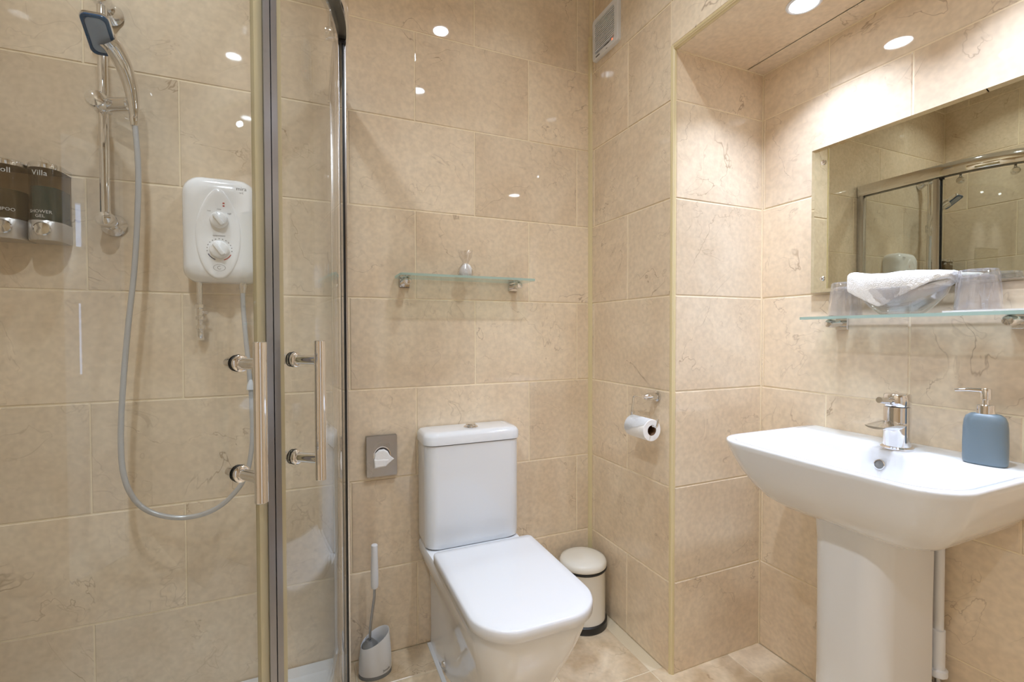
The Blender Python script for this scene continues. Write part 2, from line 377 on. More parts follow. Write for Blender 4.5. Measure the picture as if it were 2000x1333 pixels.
bm = B(); box(bm, XL-0.1, AX+0.1, YF-0.1, 0.1, H, H+0.05)
struct(obj('ceiling', bm, CEILM, smooth=0), 'white painted ceiling with downlights', 'ceiling')
bm = B(); box(bm, XL-0.1, AX+0.1, YF-0.1, 0.1, -0.05, -G_)
flo = struct(obj('floor', bm, FGROUT, smooth=0), 'travertine tiled bathroom floor', 'floor')
FP = 0.304
lay_tiles(flo, (0, 0, 0), (1, 0, 0), (0, 1, 0), (0, 0, 1), lambda r: joints(XL, AX, -0.048, FP), joints(YF, 0, -0.15, 0.293), FLOORT, 0.0035, 'floor_tile',
          skip=lambda x, y: (x > 0 and (y > AY+0.02 or y < AY2-0.02)))

# trims: rounded edge of the alcove, its header, bead in the back corner
def quarter(bm, p0, p1, c_dir1, c_dir2, r):
    """quarter-round of radius r on an outside corner; c_dir1/2 point from the edge into the two walls' planes (back from the edge)"""
    d1, d2 = Vector(c_dir1), Vector(c_dir2); rings = []
    for p in (Vector(p0), Vector(p1)):
        c = p+d1*r+d2*r
        arc = [c-d1*r*cos(a)-d2*r*sin(a) for a in [k*pi/2/8 for k in range(9)]]
        rings.append(arc+[p+d1*r*1.2+d2*r*1.2])
    loft(bm, rings)
bm = B(); quarter(bm, (-0.0015, AY-0.0015, 0), (-0.0015, AY-0.0015, AZ+0.012), (1, 0, 0), (0, 1, 0), 0.0125)
struct(obj('trim_1', bm, TRIM, smooth=60), 'cream rounded tile trim up the alcove corner', 'trim')
bm = B(); quarter(bm, (-0.0015, AY, AZ-0.0015), (-0.0015, AY2, AZ-0.0015), (1, 0, 0), (0, 0, 1), 0.0125)
struct(obj('trim_2', bm, TRIM, smooth=60), 'cream rounded tile trim along the alcove header', 'trim')
bm = B(); loft(bm, [[(0.001, 0.001, z), (-0.013, 0.001, z), (-0.0115, -0.004, z), (-0.007, -0.0085, z), (-0.003, -0.0115, z), (0.001, -0.013, z)] for z in (0, 2.37)])
struct(obj('trim_3', bm, TRIM, smooth=60), 'cream sealing bead in the back right corner', 'trim')

# ------------------------------------------------------------------ downlights
def downlight(x, y, z, label, watts, group, r=0.036, spread=128):
    t = thing('downlight', label, 'light', (x, y, z), group)
    bm = B(); lathe(bm, (x, y, z), (0, 0, -1), [(r, -0.002), (r+0.008, -0.002), (r+0.009, 0.002), (r+0.004, 0.004), (r, 0.003), (r, -0.002)], 36, False, False)
    obj('bezel', bm, CHROME if z > AZ+0.1 else MATTEW, t)
    bm = B(); lathe(bm, (x, y, z), (0, 0, -1), [(r, 0.0005), (r*0.6, 0.0015), (0.001, 0.002)], 28, True, False)
    obj('lens', bm, LAMP, t)
    ld = bpy.data.lights.new('downlight_beam', 'AREA'); ld.shape = 'DISK'; ld.size = r*1.9; ld.energy = watts; ld.color = LAMP_COL if z > AZ+0.1 else SOFFIT_COL; ld.spread = radians(spread)
    lo = bpy.data.objects.new('downlight_beam', ld); COL.objects.link(lo); lo.parent = t; lo.location = (0, 0, -0.006)
CG = 'downlights in the white ceiling'
for (x, y, l) in ((-0.49, -0.585, 'ceiling downlight in front of the toilet, nearest the back wall'),
                  (-0.46, -1.20, 'ceiling downlight in the middle of the room'),
                  (-1.50, -0.42, 'unseen ceiling downlight added to brighten the shower cubicle'),  # unseen lamp, added to lift the dark shower interior
                  (-1.45, -1.23, 'ceiling downlight just outside the shower door'),
                  (-1.465, -2.04, 'ceiling downlight behind the viewer by the door')):
    downlight(x, y, H, l, CEIL_W*((0.45 if x < -1 else 0.35) if y > -0.7 else (1.15 if x < -1 else 1)), CG)
downlight(0.187, -0.795, AZ, 'bright round downlight in the alcove soffit above the mirror', SOFFIT_W, 'soffit downlights over the basin', spread=115)
downlight(0.187, -1.22, AZ, 'round soffit downlight above the right half of the basin', SOFFIT_W, 'soffit downlights over the basin', spread=115)

# ------------------------------------------------------------------ shower tray and enclosure
QC = (-1.51, -0.38); QR = 0.5; ZT = 0.036; RAILB, RAILT = 1.905, 1.965
def arc_pt(deg, s=0): a = radians(deg); return (QC[0]+(QR+s)*cos(a), QC[1]+(QR+s)*sin(a))
def quad_outline(s, n=20):
    x1 = QC[0]+QR+s; y1 = QC[1]-QR-s
    return [(XL+0.002, -0.002), (XL+0.002, y1)]+[(QC[0]+(QR+s)*cos(radians(-90+90*k/n)), QC[1]+(QR+s)*sin(radians(-90+90*k/n))) for k in range(n+1)]+[(x1, -0.002)]
def inset_outline(o, d):
    cx = sum(p[0] for p in o)/len(o); c = (-1.5, -0.42); return [(c[0]+(x-c[0])*(1-d), c[1]+(y-c[1])*(1-d)) for x, y in o]
t = thing('shower_tray', 'white low quadrant shower tray under the glass enclosure', 'shower tray', (-1.45, -0.45, 0))
oo = quad_outline(0.028); bm = B()
loft(bm, [at_z(oo, 0), at_z(oo, ZT-0.006), at_z(inset_outline(oo, 0.008), ZT), at_z(inset_outline(oo, 0.13), ZT), at_z(inset_outline(oo, 0.15), ZT-0.006), at_z(inset_outline(oo, 0.22), ZT-0.016), at_z(inset_outline(oo, 0.9), ZT-0.022)])
obj('tray', bm, CERAMIC, t)
bm = B(); lathe(bm, (-1.5, -0.42, ZT-0.0225), (0, 0, 1), [(0.045, 0), (0.045, 0.004), (0.03, 0.007), (0.001, 0.008)]); obj('waste_cover', bm, CHROME, t)

enc = thing('shower_enclosure', 'curved quadrant shower enclosure of clear glass with silver rails', 'shower enclosure', (-1.45, -0.45, ZT))
def enc_path(s, n=28):
    P = [((QC[0]+QR+s, -0.005), (1, 0)), ((QC[0]+QR+s, QC[1]), (1, 0))]
    P += [((QC[0]+(QR+s)*cos(-pi/2*k/n), QC[1]+(QR+s)*sin(-pi/2*k/n)), (cos(-pi/2*k/n), sin(-pi/2*k/n))) for k in range(1, n+1)]
    P += [((XL+0.005, QC[1]-QR-s), (0, -1))]
    return P
P0 = enc_path(0)
bm = B(); sweep_poly(bm, P0, [(-0.020, RAILB), (-0.020, RAILT-0.004), (-0.016, RAILT), (0.014, RAILT), (0.020, RAILT-0.008), (0.020, RAILB+0.006), (0.016, RAILB)]); obj('top_rail', bm, CHROME, enc, 40)
bm = B(); sweep_poly(bm, P0, [(-0.0135, RAILB-0.003), (-0.0135, RAILB+0.002), (0.0125, RAILB+0.002), (0.0125, RAILB-0.003)]); obj('underside_shade', bm, DARKT, enc, 40)  # added dark strip, puts shade under the chrome rail
bm = B(); sweep_poly(bm, P0, [(-0.020, ZT), (-0.020, ZT+0.022), (-0.014, ZT+0.028), (0.012, ZT+0.028), (0.020, ZT+0.015), (0.020, ZT)]); obj('bottom_rail', bm, SATIN, enc, 40)
def slab(bm, a, b, th, z0, z1):
    d = Vector((b[0]-a[0], b[1]-a[1], 0)).normalized(); n = Vector((-d.y, d.x, 0))*th/2; a, b = Vector((*a, 0)), Vector((*b, 0))
    loft(bm, [[a-n+V(0, 0, z), b-n+V(0, 0, z), b+n+V(0, 0, z), a+n+V(0, 0, z)] for z in (z0, z1)])
X1 = QC[0]+QR; Y1 = QC[1]-QR
fp = B(); slab(fp, (X1+0.004, -0.02), (X1+0.004, QC[1]-0.004), 0.006, ZT+0.024, RAILB+0.01); fp1 = obj('fixed_panel', fp, GLASS, enc)
bm = B(); box(bm, X1+0.0015, X1+0.0070, QC[1]-0.010, QC[1]-0.003, ZT+0.026, RAILB-0.012, 0.001); obj('dark_edge_seal', bm, BLACK, fp1)
bm = B(); box(bm, X1+0.0015, X1+0.0115, QC[1]-0.0028, QC[1]+0.026, ZT+0.026, RAILB-0.004, 0.001); obj('edge_profile', bm, SATIN, fp1)
bm = B(); box(bm, X1-0.006, X1+0.012, QC[1]-0.014, QC[1]+0.002, RAILB-0.014, RAILB+0.001, 0.002); obj('seal_cap', bm, BLACK, fp1)
fp = B(); slab(fp, (XL+0.02, Y1-0.004), (QC[0]-0.004, Y1-0.004), 0.006, ZT+0.024, RAILB+0.01); fp2 = obj('fixed_panel', fp, GLASS, enc)
bm = B(); box(bm, QC[0]-0.010, QC[0]-0.003, Y1-0.010, Y1+0.001, ZT+0.026, RAILB-0.012, 0.001); obj('dark_edge_seal', bm, BLACK, fp2)
bm = B(); box(bm, X1-0.014, X1+0.014, -0.034, 0.0, ZT, RAILT, 0.003); obj('wall_profile', bm, SATIN, enc)
bm = B(); box(bm, XL, XL+0.034, Y1-0.014, Y1+0.014, ZT, RAILT, 0.003); obj('wall_profile', bm, SATIN, enc)
def curved(bm, d0, d1, r0, r1, z0, z1, n=22):
    rings = []
    for k in range(n+1):
        a = radians(d0+(d1-d0)*k/n); c, s = cos(a), sin(a)
        rings.append([(QC[0]+r*c, QC[1]+r*s, z) for r, z in ((QR+r0, z0), (QR+r1, z0), (QR+r1, z1), (QR+r0, z1))])
    loft(bm, rings)
def door_leaf(d_meet, d_end, dh, sgn):
    bm = B(); curved(bm, d_meet, d_end, -0.010, -0.004, ZT+0.03, RAILB-0.012); d = obj('sliding_door', bm, GLASS, enc)
    # handle: vertical bar on two studs through the glass
    bm = B(); a = radians(dh); n = V(cos(a), sin(a), 0); c = V(QC[0], QC[1], 0)
    for z in (1.090, 0.900):
        q = c+n*QR+V(0, 0, z)
        lathe(bm, q, n, [(0.001, -0.034), (0.0085, -0.034), (0.0095, -0.031), (0.0095, -0.013), (0.0135, -0.0125), (0.0135, -0.0105)], 24)
        lathe(bm, q, n, [(0.0135, -0.0035), (0.0145, -0.001), (0.0145, 0.004), (0.012, 0.006), (0.0095, 0.0062), (0.0095, 0.050)], 24)
    bp = c+n*(QR+0.056)
    lathe(bm, bp+V(0, 0, 0.860), (0, 0, 1), [(0.0095, 0), (0.0105, 0.001), (0.0105, 0.266), (0.0095, 0.267)], 24)
    obj('door_handle', bm, CHROME, d)
    for z in (1.090, 0.900):
        bm = B(); lathe(bm, c+n*QR+V(0, 0, z), n, [(0.0142, -0.0105), (0.0142, -0.0098), (0.0128, -0.0098)], 24, False, False); lathe(bm, c+n*QR+V(0, 0, z), n, [(0.0138, -0.0042), (0.0150, -0.0040), (0.0150, -0.0030), (0.0138, -0.0030)], 24, False, False)
        obj('rubber_washer', bm, BLACK, d)
    return d
dl = door_leaf(-45.6, -91.5, -52.0, 1)
dr = door_leaf(-43.3, 1.5, -38.4, -1)
ZS0, ZS1 = ZT+0.03, RAILB-0.006
bm = B(); curved(bm, -48.0, -46.2, -0.012, -0.002, ZS0, ZS1, 3); obj('clear_seal', bm, SEALM, dl)
bm = B(); curved(bm, -46.2, -44.6, -0.014, 0.001, ZS0, ZS1, 3); obj('meeting_profile', bm, PROFM, dl)
bm = B(); curved(bm, -44.45, -42.9, -0.014, 0.002, ZS0, ZS1, 3); obj('meeting_profile', bm, PROFM, dr)
bm = B(); curved(bm, -42.9, -41.4, -0.012, -0.002, ZS0, ZS1, 3); obj('clear_seal', bm, SEALM, dr)
for dd, d in ((-8, dr), (-30, dr), (-82, dl), (-60, dl)):
    a = radians(dd); n = V(cos(a), sin(a), 0); q = V(QC[0], QC[1], RAILB-0.03)+n*(QR-0.012)
    bm = B(); lathe(bm, q, n, [(0.001, -0.022), (0.014, -0.022), (0.016, -0.018), (0.016, -0.004), (0.010, -0.003), (0.010, 0.006)], 20); cyl(bm, q-n*0.012+V(0, 0, 0.005), q-n*0.012+V(0, 0, 0.045), 0.006)
    obj('roller', bm, CHROME, d)

# ------------------------------------------------------------------ shower rail, handset and hose
RX, RY = -1.606, -0.055
t = thing('shower_riser_rail', 'vertical chrome riser rail with sliding clamp on the shower wall', 'shower rail', (RX, 0, 1.45))
bm = B(); cyl(bm, (RX, RY, 1.462), (RX, RY, 2.05), 0.0115, 24); obj('rail_tube', bm, CHROME, t)
for z in (1.456, 2.055):
    bm = B(); lathe(bm, (RX+0.004, 0, z-0.006 if z < 2 else z-0.01), (0, -1, 0), [(0.030, 0), (0.031, 0.006), (0.024, 0.016), (0.018, 0.03)], 28)
    lathe(bm, (RX, -0.018, z), (0, -1, 0), [(0.019, 0), (0.021, 0.02), (0.022, 0.042), (0.017, 0.054), (0.006, 0.058)], 28)
    obj('wall_bracket', bm, CHROME, t)
SZ = 1.768
bm = B(); cyl(bm, (RX, RY, SZ-0.022), (RX, RY, SZ+0.022), 0.019, 24, bev=0.003)
cyl(bm, (RX, RY, SZ), (RX+0.074, RY-0.044, SZ-0.004), 0.0185, 24, bev=0.003); obj('sliding_clamp', bm, CHROME, t)
bm = B(); q = V(RX-0.004, RY-0.016, SZ); kn = V(-0.05, -1, 0); lathe(bm, q, kn, [(0.018, 0), (0.024, 0.004), (0.0245, 0.02), (0.020, 0.027), (0.001, 0.030)], 28); obj('clamp_knob', bm, CHROME, t)

t = thing('shower_handset', 'chrome hand shower with square blue-rimmed spray head on the riser rail', 'shower head', (-1.5255, -0.10, 1.735))
hp = smooth_path([(-1.5255, -0.100, 1.732), (-1.5265, -0.102, 1.765), (-1.5303, -0.108, 1.808), (-1.5395, -0.124, 1.852), (-1.553, -0.150, 1.884), (-1.562, -0.165, 1.896)], 6)
bm = B(); m_ = len(hp); tube(bm, hp, [0.0105+0.0155*(i/(m_-1)) for i in range(m_)], 16); obj('handle', bm, CHROME, t)
TL, TR_, BR_, BL_ = V(-1.604, -0.222, 1.920), V(-1.550, -0.218, 1.921), V(-1.541, -0.142, 1.868), V(-1.592, -0.142, 1.864)
cen = (TL+TR_+BR_+BL_)/4; ux = ((TR_+BR_)-(TL+BL_)).normalized(); uy = ((TL+TR_)-(BL_+BR_)); LH = uy.length/2; uy = (uy-ux*uy.dot(ux)).normalized(); un = ux.cross(uy)
if un.dot(Vector(cam.location)-cen) < 0: un = -un
hw, hh = ((TR_+BR_)-(TL+BL_)).length/4, LH/2
def plate(bm, w_, h_, zs):
    rings = []
    for (ins, dz) in zs:
        o_ = rrect(-w_+ins, w_-ins, -h_+ins, h_-ins, max(0.014-ins*0.5, 0.004), 5)
        rings.append([cen+ux*a+uy*b_+un*dz for a, b_ in o_])
    loft(bm, rings)
bm = B(); plate(bm, hw+0.004, hh+0.004, [(0.014, -0.026), (0.003, -0.016), (0, -0.008), (0.001, -0.001)]); obj('head_shell', bm, CHROME, t)
bm = B(); plate(bm, hw+0.002, hh+0.002, [(0, -0.002), (0.0005, 0.002), (0.006, 0.003), (0.009, 0.0005)]); obj('blue_rim', bm, BLUED, t, label='deep blue rim of the spray head')
bm = B(); plate(bm, hw-0.005, hh-0.005, [(0, 0.0005), (0.001, 0.0025)]); obj('spray_plate', bm, BLUEL, t)

HP = [(-1.5258, -0.1, 1.735), (-1.5187, -0.1, 1.5918), (-1.5229, -0.1, 1.4519), (-1.5317, -0.1, 1.3115), (-1.546, -0.105, 1.1572), (-1.5582, -0.11, 0.9907), (-1.5631, -0.115, 0.8528), (-1.5564, -0.12, 0.756), (-1.5328, -0.12, 0.6858), (-1.4922, -0.12, 0.6443), (-1.4275, -0.12, 0.6212), (-1.3598, -0.12, 0.6282), (-1.3091, -0.115, 0.6608), (-1.2697, -0.11, 0.7177), (-1.2537, -0.1, 0.8054), (-1.2535, -0.09, 0.9115), (-1.2601, -0.08, 1.0189), (-1.2694, -0.07, 1.1271), (-1.2763, -0.06, 1.2203), (-1.2775, -0.055, 1.275)]
t = thing('shower_hose', 'long silver-grey hose hanging in a loop from handset to heater', 'hose', HP[0])
bm = B(); tube(bm, smooth_path(HP, 7), 0.0068, 14); obj('hose', bm, HOSE, t)
bm = B(); lathe(bm, HP[0], (0, 0, -1), [(0.0095, -0.012), (0.0105, -0.008), (0.0105, 0.012), (0.008, 0.028)]); obj('hose_nut', bm, CHROME, t)
bm = B(); lathe(bm, (-1.2775, -0.055, 1.292), (0, 0, -1), [(0.0105, 0), (0.0105, 0.016), (0.0085, 0.02), (0.0085, 0.03)]); obj('hose_nut', bm, CHROME, t)
bm = B(); lathe(bm, (-1.2565, -0.085, 0.985), (0, 0, -1), [(0.004, -0.016), (0.010, 0.0), (0.0115, 0.014), (0.004, 0.018)], 16); obj('retaining_ring', bm, PLASTIC, t)

# ------------------------------------------------------------------ electric shower heater
t = thing('shower_heater', 'white electric shower unit with two dials beside the riser rail', 'shower heater', (-1.325, 0, 1.293))
x0, x1, z0, z1 = -1.428, -1.236, 1.292, 1.600
def xz(o, y): return [(a, y, b) for a, b in o]
def heat_ring(ins, y, rb, top): return xz(rrect(x0+ins, x1-ins, z0+ins, z1-ins-top, (rb, rb, rb+0.012, rb+0.012), 6), y)
bm = B(); loft(bm, [heat_ring(0.006, 0.0, 0.03, 0), heat_ring(0, -0.02, 0.034, 0), heat_ring(0.001, -0.062, 0.036, 0), heat_ring(0.008, -0.082, 0.034, 0.002), heat_ring(0.020, -0.092, 0.028, 0.003), heat_ring(0.040, -0.0945, 0.02, 0.004)])
obj('casing', bm, HEATW, t, 60)
cxh = -1.333
def drop(s, n=40):
    o_ = []
    for k in range(n):
        a = 2*pi*k/n; w_ = 0.056*(1-0.28*max(0, sin(a))**1.5); o_.append((cxh+w_*s*cos(a), 1.430+0.128*s*sin(a)))
    return o_
bm = B(); loft(bm, [xz(drop(1.03), -0.090), xz(drop(1.02), -0.0965), xz(drop(0.985), -0.0985), xz(drop(0.9), -0.099)]); obj('dial_panel', bm, HEATW, t, 60)
for (z, r) in ((1.469, 0.0235), (1.384, 0.0255)):
    bm = B(); lathe(bm, (cxh+0.003, -0.0985, z), (0, -1, 0), [(r, 0), (r*1.0, 0.006), (r*0.92, 0.013), (r*0.8, 0.015), (0.001, 0.0155)], 32)
    k_ = obj('control_dial', bm, HEATW, t, 50)
    bm = B(); box(bm, cxh+0.003-0.006, cxh+0.003+0.006, -0.121, -0.112, z-r*0.8, z+r*0.8, 0.003)
    bmesh.ops.rotate(bm, cent=(cxh+0.003, 0, z), matrix=Matrix.Rotation(radians(-35), 3, 'Y'), verts=bm.verts); obj('grip', bm, HEATW, k_)
def ring_arc(bm, cx, cz, r0, r1, a0, a1, y, n=10):
    rows = []
    for k in range(n+1):
        a = radians(a0+(a1-a0)*k/n); rows.append([(cx+r*cos(a), yy, cz+r*sin(a)) for r, yy in ((r0, y), (r1, y), (r1, y-0.0006), (r0, y-0.0006))])
    loft(bm, rows)
bm = B(); ring_arc(bm, cxh+0.003, 1.384, 0.0300, 0.0325, 205, 250, -0.0988); obj('cold_arc', bm, INKB, t, label='navy cold marking arc')
bm = B(); ring_arc(bm, cxh+0.003, 1.384, 0.0300, 0.0325, 290, 335, -0.0988); obj('hot_arc', bm, INKR, t, label='red hot marking arc')
bm = B()
for k in range(13): ring_arc(bm, cxh+0.003, 1.384, 0.0303, 0.0322, -8+k*16.2, -3.5+k*16.2, -0.0988, 2)
obj('dial_marks', bm, INK, t)
bm = B(); ring_arc(bm, 0, 0, 0.0145, 0.0155, 0, 360, 0, 32)
for v in bm.verts: v.co = V(cxh+0.002+v.co.x, -0.0987+v.co.y, 1.3315+v.co.z*0.62)
ring_arc(bm, cxh+0.002, 1.3315, 0.004, 0.005, 60, 330, -0.0988); obj('badge', bm, GREYP, t)
bm = B()
for zz in (1.511, 1.519): box(bm, cxh+0.012, cxh+0.017, -0.0998, -0.0985, zz-0.0015, zz+0.002)
obj('indicator_lamp', bm, INKR, t)
X_, Z_ = (1, 0, 0), (0, 0, 1)
text('mira', 0.0150, (-1.2735, -0.0935, 1.5625), (1, 0, 0), Z_, INK, t, 'maker_lettering')
text('Sport', 0.0095, (-1.2790, -0.0935, 1.5525), (1, 0, 0), Z_, INK, t, 'maker_lettering')
text('temperature', 0.0062, (cxh+0.002, -0.0996, 1.4225), X_, Z_, GREYP, t, 'dial_lettering')
text('low', 0.0060, (cxh-0.022, -0.0996, 1.4925), X_, Z_, GREYP, t, 'dial_lettering')
text('stop', 0.0060, (cxh+0.003, -0.0996, 1.4995), X_, Z_, GREYP, t, 'dial_lettering')
text('high', 0.0060, (cxh+0.029, -0.0994, 1.4885), X_, Z_, GREYP, t, 'dial_lettering')
bm = B(); cyl(bm, (-1.2775, -0.055, 1.285), (-1.2775, -0.055, 1.305), 0.010); obj('outlet', bm, HEATW, t)
t = thing('supply_pipe', 'short chrome water pipe with valve under the white shower unit', 'pipe', (-1.391, 0, 1.13))
PX, PY = -1.391, -0.04
bm = B(); tube(bm, [(PX, PY, 1.30), (PX, PY, 1.16)]+[(PX, PY+0.02*(1-cos(a)), 1.145-0.02*sin(a)) for a in (0, .5, 1.0, 1.57)]+[(PX, 0.0, 1.125)], 0.0078, 16); obj('pipe', bm, CHROME, t)
bm = B(); lathe(bm, (PX, PY, 1.2275), (0, 0, -1), [(0.008, 0), (0.0135, 0.001), (0.0135, 0.012), (0.0105, 0.014), (0.0105, 0.034), (0.0135, 0.036), (0.0135, 0.046), (0.008, 0.048)], 8); cyl(bm, (PX, PY, 1.203), (PX+0.021, PY-0.004, 1.203), 0.004)
lathe(bm, (PX, PY, 1.166), (0, 0, -1), [(0.008, 0), (0.0130, 0.001), (0.0130, 0.012), (0.009, 0.014)], 8); obj('valve', bm, CHROME, t)

# ------------------------------------------------------------------ soap dispensers on the shower wall
def wall_dispenser(cx, word, words, liquid, lz, label):
    t = thing('soap_dispenser', label, 'dispenser', (cx, 0, 1.385), 'wall dispensers in the shower')
    def dsec(w_, d, z, n=18):
        return [(cx-w_, 0.0, z)]+[(cx-w_*cos(pi*k/n), -0.030-(d-0.030)*sin(pi*k/n)**0.75, z) for k in range(n+1)]+[(cx+w_, 0.0, z)]
    bm = B(); loft(bm, [dsec(0.0355, 0.082, 1.386), dsec(0.037, 0.084, 1.390), dsec(0.037, 0.084, 1.434), dsec(0.036, 0.082, 1.437)]); obj('base', bm, SILVERP, t)
    bm = B(); loft(bm, [dsec(0.0355, 0.081, 1.437), dsec(0.0355, 0.081, 1.574)]); obj('reservoir', bm, SMOKE, t)
    bm = B(); loft(bm, [dsec(0.0325, 0.077, 1.438), dsec(0.0325, 0.077, lz)]); obj('liquid', bm, liquid, t)
    bm = B(); loft(bm, [dsec(0.0365, 0.083, 1.574), dsec(0.037, 0.084, 1.577), dsec(0.037, 0.084, 1.586), dsec(0.033, 0.078, 1.590)]); obj('lid', bm, CHROME, t)
    bm = B(); lathe(bm, (cx+0.004, -0.078, 1.414), (0.15, -1, 0), [(0.017, 0), (0.0175, 0.008), (0.015, 0.011), (0.001, 0.012)], 28); obj('push_button', bm, CHROME, t)
    def bend(sz, zz):
        def f(px, py):
            a = -px/0.052; return V(cx+0.0370*sin(px/0.0370)*1.0, -0.0300-0.0525*max(0, cos(px/0.0370))**0.75-0.0005, zz+py)
        return f
    text(word, 0.019, None, X_, Z_, INKW, t, 'lettering', bend(0.0, 1.553))
    for i, wd in enumerate(words): text(wd, 0.0115, None, X_, Z_, INKW, t, 'lettering', bend(0, 1.4555-0.0115*i))
wall_dispenser(-1.733, 'Villa', ['SHOWER', 'GEL'], TEAL, 1.527, 'wall dispenser with teal liquid lettered SHOWER GEL')
wall_dispenser(-1.8095, 'Knoll', ['SHAMPOO'], BROWNL, 1.512, 'wall dispenser with brown liquid at the left edge of the photo')

# ------------------------------------------------------------------ glass shelf on the back wall
def glass_shelf(name_label, P, ax, L0, L1, zt, brackets, th=0.008, d0=0.006, d1=0.124):
    """ax: 'x' shelf on the back wall (depth -y), 'y' shelf on the alcove wall (depth -x)"""
    base = (0.5*(L0+L1), P, zt-0.03) if ax == 'x' else (P, 0.5*(L0+L1), zt-0.03)
    t = thing('glass_shelf', name_label, 'shelf', base)
    def pt(l, d, z): return V(l, P-d, z) if ax == 'x' else V(P-d, l, z)
    o_ = rrect(min(L0, L1), max(L0, L1), d0, d1, (0.004, 0.004, 0.012, 0.012), 4)
    bm = B(); fs = loft(bm, [[pt(a, b_, z) for a, b_ in o_] for z in (zt-th, zt)])
    bm.normal_update()
    for f in bm.faces: f.material_index = 0 if abs(f.normal.z) > 0.7 else 1
    obj('glass_plate', bm, None, t, 30, mats=[SHELFG, SHELFE])
    for l in brackets:
        out = pt(l, 1, 0)-pt(l, 0, 0); zc = zt-th-0.0125
        bm = B(); s = 0.018
        q = [pt(l-s, 0, zc-s), pt(l+s, 0, zc-s), pt(l+s, 0, zc+s), pt(l-s, 0, zc+s)]
        c_ = pt(l, 0, zc)
        loft(bm, [q, [p+out*0.006 for p in q], [c_+(p-c_)*0.9+out*0.008 for p in q]])
        b_ = obj('bracket', bm, CHROME, t, 30)
        bm = B(); lathe(bm, pt(l, 0.007, zc), out, [(0.0105, 0), (0.0105, 0.036), (0.0125, 0.038)], 22, True, False); lathe(bm, pt(l, 0.045, zc), out, [(0.0125, 0), (0.0125, 0.022), (0.010, 0.026), (0.001, 0.027)], 22)
        lathe(bm, pt(l, 0.058, zt), (0, 0, 1), [(0.0105, 0), (0.0105, 0.003), (0.008, 0.005), (0.001, 0.0052)], 22)
        obj('clamp', bm, CHROME, b_)
    return t
glass_shelf('clear glass shelf on the back wall above the toilet', 0.0, 'x', -0.815, -0.318, 1.340, (-0.7800, -0.3600))
glass_shelf('clear glass shelf below the mirror in the alcove', AX, 'y', -1.245, -0.716, 1.186, (-1.168, -0.7715), d1=0.126)

# little bag on the back shelf
ZB = 1.340
t = thing('cotton_bag', 'small clear plastic bag of white cotton on the shelf above the toilet', 'bag', (-0.572, -0.062, ZB))
rb = random.Random(5)
bm = B(); rings = []
for z, rx, ry in ((0.0005, 0.018, 0.014), (0.006, 0.023, 0.018), (0.018, 0.024, 0.019), (0.032, 0.021, 0.016), (0.044, 0.014, 0.011), (0.050, 0.006, 0.005)):
    rings.append([(-0.572+rx*cos(2*pi*k/16)*(1+0.08*rb.uniform(-1, 1))+0.004*z/0.05, -0.062+ry*sin(2*pi*k/16)*(1+0.08*rb.uniform(-1, 1)), ZB+z) for k in range(16)])
loft(bm, rings); obj('cotton', bm, PAPER, t, 60)
bm = B(); rings = []
for z, rx, ry in ((0.0003, 0.021, 0.016), (0.014, 0.027, 0.021), (0.032, 0.025, 0.018), (0.050, 0.010, 0.008), (0.058, 0.012, 0.008), (0.078, 0.023, 0.008), (0.092, 0.026, 0.006), (0.097, 0.024, 0.004)):
    rings.append([(-0.572+rx*cos(2*pi*k/24)*(1+0.12*rb.uniform(-1, 1)), -0.062+ry*sin(2*pi*k/24)*(1+0.3*rb.uniform(-1, 1)), ZB+z+(0.006*rb.uniform(-1, 1) if z > 0.06 else 0)) for k in range(24)])
loft(bm, rings, True, False); obj('film_wrapper', bm, FILM, t, 60)

# ------------------------------------------------------------------ sanitary bag dispenser
t = thing('sanitary_bag_dispenser', 'square metal bag dispenser with white bag on the wall left of the toilet', 'dispenser', (-0.8645, 0, 0.640))
bm = B(); o_ = rrect(-0.9165, -0.8125, 0.640, 0.782, 0.003, 2)
loft(bm, [xz(o_, 0.0), xz(o_, -0.018), xz(rrect(-0.9155, -0.8135, 0.641, 0.781, 0.003, 2), -0.020)]); obj('plate', bm, STEEL, t)
bm = B(); loft(bm, [xz(ell(-0.864, 0.712, 0.030, 0.034), -0.0195), xz(ell(-0.864, 0.712, 0.030, 0.034), -0.0215), xz(ell(-0.864, 0.712, 0.0265, 0.030), -0.0215), xz(ell(-0.864, 0.712, 0.0265, 0.030), -0.0203)], False, False); obj('opening_rim', bm, CHROME, t)
bm = B(); loft(bm, [xz(ell(-0.864, 0.712, 0.0265, 0.030), -0.0201), xz(ell(-0.864, 0.712, 0.0265, 0.030), -0.0206)]); obj('opening_shade', bm, DARK, t)  # flat dark disc painted as the shaded hole
bm = B(); loft(bm, [[(-0.893, -0.0215, 0.703), (-0.889, -0.0215, 0.722), (-0.875, -0.022, 0.735), (-0.858, -0.022, 0.736), (-0.845, -0.0215, 0.727), (-0.838, -0.024, 0.712), (-0.824, -0.027, 0.700), (-0.853, -0.026, 0.676), (-0.891, -0.0235, 0.672)],
                    [(-0.890, -0.0245, 0.703), (-0.886, -0.026, 0.720), (-0.874, -0.028, 0.730), (-0.859, -0.028, 0.731), (-0.847, -0.0265, 0.722), (-0.840, -0.028, 0.710), (-0.827, -0.029, 0.700), (-0.854, -0.0295, 0.680), (-0.888, -0.0275, 0.676)]])
bag = obj('paper_bag', bm, PAPER, t, 20)
bm = B(); loft(bm, [[(-0.892, -0.0262, 0.704), (-0.841, -0.0288, 0.700), (-0.853, -0.030, 0.677), (-0.890, -0.0275, 0.673)], [(-0.890, -0.0285, 0.700), (-0.846, -0.031, 0.697), (-0.855, -0.0315, 0.680), (-0.888, -0.0295, 0.677)]]); obj('bag_fold', bm, PAPER, bag, 20)

